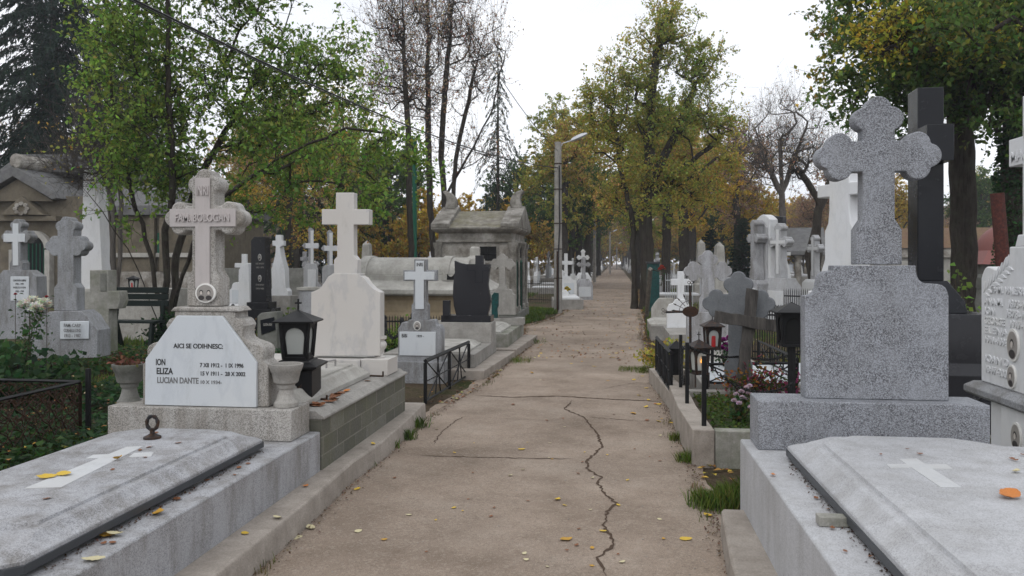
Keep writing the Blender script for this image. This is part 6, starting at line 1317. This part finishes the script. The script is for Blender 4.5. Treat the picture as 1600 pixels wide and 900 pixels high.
big_ = [(815, 702, .014, .065, 'yellow', 'bright yellow leaf alone on the path beyond the middle joint'), (871, 781, .014, .06, 'yellow', 'yellow leaf on the path left of the crack bend'), (885, 843, .014, .085, 'gold', 'flat olive-gold oval leaf on the path left of the long crack'), (942, 829, .018, .05, 'yellow', 'yellow leaf lying right in the long crack'), (1072, 840, .014, .075, 'yellow', 'yellow leaf near the right kerb at the bottom'),
 (558, 763, .01, .07, 'yellow', 'yellow leaf beside the left kerb, nearest cluster'), (462, 838, .01, .085, 'pale', 'large pale leaf below the left kerb at the bottom'), (486, 824, .01, .08, 'pale', 'pale curled leaf next to the larger one below the left kerb'), (560, 829, .014, .05, 'pale', 'small whitish leaf alone on the near path'), (600, 843, .012, .04, 'gold', 'tiny golden leaf on the near path'), (434, 810, .152, .065, 'pale', 'pale leaf on the left kerb'), (383, 834, .152, .05, 'yellow', 'small yellow leaf on the left kerb'), (478, 760, .152, .05, 'orange', 'orange leaf on the left kerb against the grave base'), (583, 694, .152, .055, 'yellow', 'yellow leaf on the left kerb beside the mossy blocks'),
 (247, 803, .422, .08, 'gold', 'curled golden leaf on the ledge of the left tomb'), (165, 837, .422, .085, 'gold', 'golden leaf under the slab edge of the left tomb'), (180, 836, .426, .075, 'pale', 'pale leaf overlapping a golden one on the left tomb ledge'), (146, 875, .422, .09, 'pale', 'large pale leaf on the ledge of the left tomb, nearest one'), (397, 688, .422, .06, 'orange', 'orange-yellow leaf at the far corner of the left slab'), (72, 746, .568, .09, 'yellow', 'yellow leaf on the left slab near the inlaid cross foot, left one'), (100, 742, .568, .085, 'yellow', 'yellow leaf on the left slab near the inlaid cross foot, right one'), (184, 718, .57, .06, 'gold', 'yellow leaf on the arms of the inlaid cross of the left slab'),
 (1577, 777, .692, .1, 'orange', 'big orange-yellow leaf on the right slab'), (1588, 738, .692, .05, 'pale', 'small pale leaf at the far edge of the right slab'), (1208, 743, .538, .04, 'orange', 'small orange leaf on the ledge of the speckled tomb'), (1106, 804, .01, .07, 'yellow', 'yellow leaf in the grass right of the path'), (1098, 770, .01, .05, 'brown', 'brown leaf at the right path edge')]
for a in big_: leaf(*a, g=None)
for i in range(64):
    py = lr.uniform(560, 890)**1; px = lr.uniform(600, 1060); x, y, _ = W(px, py, z=0)
    if edge(LE, y) < x < edge(RE, y): leaf(0, 0, .012, lr.uniform(.02, .042), lr.choice(['yellow', 'gold', 'brown', 'pale', 'brown']), xy=(x, y))
for i in range(120):
    y = 8+22*lr.random()**1.2; x = lr.uniform(edge(LE, y), edge(RE, y)); x = x if lr.random() < .4 else edge(RE, y)-abs(lr.gauss(0, .3)); leaf(0, 0, .012, lr.uniform(.045, .075), lr.choice(['yellow', 'yellow', 'gold', 'orange', 'brown']), xy=(x, y))
for i in range(16): leaf(0, 0, .563 if i % 2 else .42, lr.uniform(.02, .05), 'brown', 'small dry brown scrap of leaf on the front left tomb', xy=(lr.uniform(-2.9, -2.3) if i % 2 else lr.uniform(-2.19, -2.06), lr.uniform(2.9, 4.7)), g='dry scraps on the left tomb')
for i in range(12): leaf(0, 0, .56, lr.uniform(.07, .11), lr.choice(['brown', 'orange', 'brown']), 'dry rust-brown leaf on the ledge of the veined marble tomb', xy=(lr.uniform(-2.15, -2.06), lr.uniform(5.5, 6.95)), g='dry leaves on the marble tomb ledge')
for i in range(12): leaf(0, 0, .692 if i % 2 else .538, lr.uniform(.02, .035), 'brown', 'small dry brown scrap of leaf on the front right tomb', xy=(lr.uniform(1.15, 1.9) if i % 2 else lr.uniform(.8, .92), lr.uniform(2.9, 4.3)), g='dry scraps on the right tomb')
# litter
cs = []
rs = np.random.RandomState(31)
def lit(n, fx, fy, z, s): cs.append((np.column_stack([fx, fy, np.full(n, z)+.008*rs.rand(n)]), s))
n = 1500; y = 13+100*rs.rand(n)**1.5; e0 = np.array([edge(LE, q) for q in y]); e1 = np.array([edge(RE, q) for q in y]); u = rs.rand(n); lit(n, e0+(e1-e0)*u, y, .024, .06)
n = 2600; y = 6+50*rs.rand(n); e1 = np.array([edge(RE, q) for q in y]); lit(n, e1+.02+rs.exponential(.25, n), y, .006, .055)
n = 1500; y = 8.8+40*rs.rand(n); e0 = np.array([edge(LE, q) for q in y]); lit(n, e0-rs.exponential(.16, n)+.05, y, .006, .05)
n = 9000; x = rs.uniform(-12, 14, n); y = 10+45*rs.rand(n); k = (x < -2.8) | (x > 1.6); lit(int(k.sum()), x[k], y[k], .03, .07)
n = 900; x = rs.uniform(-9, -3.5, n); y = 4+8*rs.rand(n); k = ~((x > -4.25) & (y < 5.5)); lit(int(k.sum()), x[k], y[k], .17, .08)

LP_ = [((.45, .32, .05), 3), ((.3, .15, .04), 2), ((.16, .08, .04), 3), ((.4, .34, .18), 1)]
n = 260; cr_a = np.column_stack([rs.normal(-2.15, .015, n), rs.uniform(2.8, 4.75, n), np.full(n, .425)]); cr_b = np.column_stack([rs.normal(.93, .018, n), rs.uniform(2.7, 4.4, n), np.full(n, .539)])
for nm_, q_, l_ in (('leaf_crumbs', cr_a, 'dark leaf crumbs and dirt along the edge of the left grave slab'), ('leaf_crumbs', cr_b, 'dark leaf crumbs and dirt along the edge of the right grave slab')): tag(leaves_obj(nm_, q_, .014, [((.07, .04, .025), 3), ((.14, .08, .05), 1)], 'litter', None, 9, flat=.6, droop=0), l_, 'leaf crumbs', None, 'stuff')
tag(leaves_obj('leaf_litter', np.vstack([c for c, _ in cs]), .055, LP_, 'litter', None, 8, flat=.85, elong=.7, droop=0), 'yellow and brown autumn leaf litter strewn along path edges and ground', 'leaf litter', None, 'stuff')
ws = np.random.RandomState(44); n = 2600; y = 3.6+ws.rand(n)**1.2*22; side = ws.rand(n) < .5; kp = np.array([noise.noise(Vector((q*1.7, 3.+9*s_, 0))) for q, s_ in zip(y, side)]) > .12
y, side = y[kp], side[kp]; x = np.array([edge(LE, q)+.03+.05*abs(ws.randn()) if s_ else edge(RE, q)-.02-.05*abs(ws.randn()) for q, s_ in zip(y, side)])
blades('edge_weeds', 'short ragged weeds growing in the joint between path and kerbs', (x, y), .05, [((.07, .11, .03), 2), ((.14, .14, .05), 2), ((.16, .12, .06), 1)], 'weeds', 46, w=.003)
n = 5200; y = 3.3+ws.rand(n)**1.3*20; side = ws.rand(n) < .5; x = np.array([edge(LE, q)+.0+abs(.05*ws.randn()) if s_ else edge(RE, q)+.02-abs(.05*ws.randn()) for q, s_ in zip(y, side)]); z = np.full(n, .012)
tag(leaves_obj('edge_debris', np.column_stack([x, y, z]), .018, [((.1, .065, .04), 3), ((.2, .13, .08), 2), ((.3, .2, .08), .7)], 'litter', None, 47, flat=.6, droop=0), 'crushed dry leaves and dirt gathered at the foot of the kerbs', 'debris', None, 'stuff')
# pebbles and dirt crumbs
m = MB(); pr = random.Random(3)
for i in range(700):
    y = 3.6+pr.random()**1.5*9; e_ = pr.random(); x = edge(LE, y)-.03+abs(pr.gauss(0, .1)) if e_ < .35 else edge(RE, y)+.02-abs(pr.gauss(0, .1)) if e_ < .7 else pr.uniform(edge(LE, y), edge(RE, y)); r = pr.uniform(.002, .007); h0 = pheight(x, y)
    m.loft([[(x+r*math.cos(a)*q, y+r*math.sin(a)*q, h0+zz*r) for a in (0, 1.3, 2.5, 3.8, 5.1)] for q, zz in ((1, 0), (.9, .6), (.3, 1.))])
tag(m.build('grit', 'concw'), 'small stones and grit scattered over the path', 'grit', None, 'stuff')

# ------------------------------------------------------------------ graves behind: prototypes and rows
def G(nm, lb, f):
    t = thing(nm, lb, 'grave', (0, 0, 0)); f(t); return t
def g1(mat, pl):
    def f(t):
        MB().rings([(-.5, .5, -1.9, .3, -.05), (-.5, .5, -1.9, .3, .3)]).build('grave_base', 'conc', t, .01); MB().py([(-.38, .3), (-.38, .75)]+ogee((-.38, .75), (-.2, .95), -.12, 5)+ogee((.2, .95), (.38, .75), -.12, 5)+[(.38, .3)], -.02, .16).build('stele', mat, t, .01)
        MB().py(latin(0, .95, .75, .24, .06, 1.4), .02, .12).build('cross', mat, t, .01); MB().box(-.28, .28, -.035, -.02, .4, .75).build('plaque', pl, t); MB().rings([(-.38, .38, -1.75, -.15, .3), (-.38, .38, -1.75, -.15, .36), (-.3, .3, -1.65, -.25, .4)]).build('slab', mat, t, .01)
    return f
def g2(mat):
    def f(t):
        MB().rings([(-.36, .36, -.2, .22, -.05), (-.36, .36, -.2, .22, .7), (-.2, .2, -.12, .14, .95)]).build('pedestal', mat, t, .01); MB().py(trefoil(0, .95, 1.0, .3, .07, 1.6, .052, .16, .1), -.06, .08).build('cross', mat, t, .01); MB().box(-.27, .27, -.215, -.2, .15, .6).build('plaque', 'plaque', t)
    return f
def g3(mat):
    def f(t):
        MB().rings([(-.45, .45, -.3, .3, -.05), (-.45, .45, -.3, .3, .25)]).build('base', 'conc', t, .01); MB().py([(-.33, .25), (-.33, 1.0)]+arc((-.33, 1.0), (.33, 1.0), .25, 8)+[(.33, .25)], -.07, .07).build('stele', mat, t, .01)
    return f
def g4(t):
    MB().rings([(-.3, .3, -.3, .3, 0), (-.3, .3, -.3, .3, .5), (-.22, .22, -.22, .22, .55), (-.14, .14, -.14, .14, 2.1), (-.01, .01, -.01, .01, 2.25)]).build('obelisk', 'paler', t, .01); MB().rings([(-.45, .45, -.45, .45, -.05), (-.45, .45, -.45, .45, .12)]).build('base', 'conc', t, .01)
def g5(t):
    MB().rings([(-.8, .8, -1.6, .5, -.05), (-.8, .8, -1.6, .5, .45)]).build('grave_base', 'conc', t, .01); MB().rings([(-.7, .7, -1.5, .1, .45), (-.7, .7, -1.5, .1, .52), (-.6, .6, -1.4, 0, .58)]).build('slab', 'terrl', t, .01)
    MB().box(-.55, .55, .15, .33, .45, 1.2).build('stele', 'terr', t, .01); MB().py(latin(0, 1.2, .7, .25, .07, 1.62), .18, .3).build('cross', 'terr', t, .01); MB().box(-.45, .45, .135, .15, .55, 1.1).build('plaque', 'plaque', t)
def g6(t):
    MB().rings([(-.35, .35, -.25, .25, -.05), (-.3, .3, -.2, .2, .5)]).build('pedestal', 'terrl', t, .01)
    MB().rings([(-.25, .25, -.12, .12, .5), (-.16, .16, -.09, .09, 1.1), (-.1, .1, -.07, .07, 1.25)]).build('shaft', 'whitep', t, .01); MB().py(latin(0, 1.25, .5, .2, .05, 1.5), -.05, .05).build('cross', 'whitep', t, .01)
PR = [(G('white_grave', 'x', g1('whitep', 'plaque')), 'white grave with latin cross on a stele'), (G('grey_grave', 'x', g2('terr')), 'grey terrazzo trefoil cross on a pedestal'), (G('white_pedestal_cross', 'x', g2('whitep')), 'white trefoil cross on a pedestal'), (G('round_headstone', 'x', g3('black')), 'round-topped black headstone'), (G('round_headstone', 'x', g3('terrm')), 'round-topped grey headstone'),
      (G('obelisk_grave', 'x', g4), 'pale stone obelisk'), (G('box_grave', 'x', g5), 'wide grey box grave with a cross'), (G('slender_cross', 'x', g6), 'slender white tapering cross'), (G('concrete_grave', 'x', g1('conc', 'plaque')), 'weathered concrete grave with latin cross')]
used = set(); occ = []
gr = random.Random(77)
def grave(i, x, y, ang, s, where, label=None):
    p, lb = PR[i]
    if i in used: o = copy_tree(p)
    else: o = p; used.add(i)
    o.location = (x, y, 0); o.rotation_euler.z = ang; o.scale = (s, s, s*gr.uniform(.9, 1.15)); o['label'] = label or f'{lb}, {where}'
    if not label: o['group'] = f'graves {where}'
    occ.append((x, y)); return o
q = W(898, 408, D=27.3); grave(0, q[0]-.35, q[1]+.9, .1, 1.0, '', 'bright white marble cross tomb beside the nearest lamp pole, with a grey slab'); q = W(889, 408, D=26.4); grave(2, q[0]-.25, q[1]+.5, .1, .68, '', 'smaller white cross in front of the white cross tomb by the nearest lamp pole')
q = W(912, 408, D=33); grave(1, q[0], q[1], .3, .95, '', 'grey trefoil cross on a pedestal just past the double white cross tomb'); q = W(921, 408, D=38); grave(2, q[0]-.3, q[1], .3, 1.0, '', 'white trefoil cross on a grey pedestal, left of the second lamp pole')
for k in range(42):
    y = 40+k*3.4+gr.uniform(-.6, .6); i_ = gr.choice([0, 1, 2, 6, 7, 8, 2, 0]); x = edge(LE, y)-(2.1 if i_ in (0, 6, 8) else .7)-gr.uniform(0, .5); grave(i_, x, y, math.pi/2+gr.uniform(-.1, .1), gr.uniform(.8, 1.15), 'far along the left path edge')
for k in range(44):
    y = 31+k*3.4+gr.uniform(-.6, .6); i_ = gr.choice([0, 1, 2, 6, 7, 8, 4]); x = edge(RE, y)+(2.1 if i_ in (0, 6, 8) else .7)+gr.uniform(0, .5)
    grave(i_, x, y, -math.pi/2+gr.uniform(-.1, .1), gr.uniform(.8, 1.1), 'far along the right path edge')
def clear(px, D):
    if D < 27 and 540 < px < 840: return False
    if D < 25 and (-100 < px < 300): return False
    if D < 20 and px < 560: return False
    if D < 21 and 1000 < px < 1110: return False
    if D < 28 and px > 1150: return False
    if 1215 < px < 1440 and D < 50 and D > 33: return False
    if -120 < px < 320 and 20 < D < 33: return False
    if 690 < px < 850 and D < 28: return False
    return True
for (x0, x1, where) in ((-26, -4.2, 'in the background left of the path'), (3.4, 26, 'in the background right of the path')):
    n = 0
    for tr_ in range(900):
        x = gr.uniform(x0, x1); y = 17+gr.random()**1.3*58; a = topix(x, y)
        if not (-40 < a[0] < 1640) or not clear(a[0], a[2]) or any(abs(x-p) < 1.5 and abs(y-q) < 1.9 for p, q in occ): continue
        grave(gr.choice([0, 1, 2, 3, 4, 5, 6, 7, 8, 2, 7, 0]), x, y, (math.pi/2 if x < 0 else -math.pi/2)*gr.choice([0, 1, .9]) + gr.uniform(-.1, .1), gr.uniform(.75, 1.2), where); n += 1
        if n >= 85: break
# a few fences and a low hedge beyond
spear_fence('iron_fence', 'dark iron fence behind the graves left of the nearest lamp pole', (*W(800, 408, D=31)[:2], 0), (*W(870, 408, D=30)[:2], 0), .9, 24)
spear_fence('iron_fence', 'pale railings among the graves right of the teal cabinet', (*W(1040, 408, D=24)[:2], 0), (*W(1082, 408, D=24)[:2], 0), 1.25, 12, 'lamp')

# ------------------------------------------------------------------ haze
hm = bpy.data.materials.new('haze_air'); hm.use_nodes = True; ht = hm.node_tree; ht.nodes.clear(); ho = ht.nodes.new('ShaderNodeOutputMaterial'); hv = ht.nodes.new('ShaderNodeVolumePrincipled')
hv.inputs['Color'].default_value = (.9, .93, 1, 1); hv.inputs['Density'].default_value = .001; hv.inputs['Anisotropy'].default_value = .2; ht.links.new(hv.outputs[0], ho.inputs['Volume']); M['haze'] = hm
tag(MB().box(-240, 240, -70, 430, -1.3, 24).build('haze', 'haze', None, 0, 0), kind='stuff', label='thin autumn haze over the whole cemetery', cat='haze')
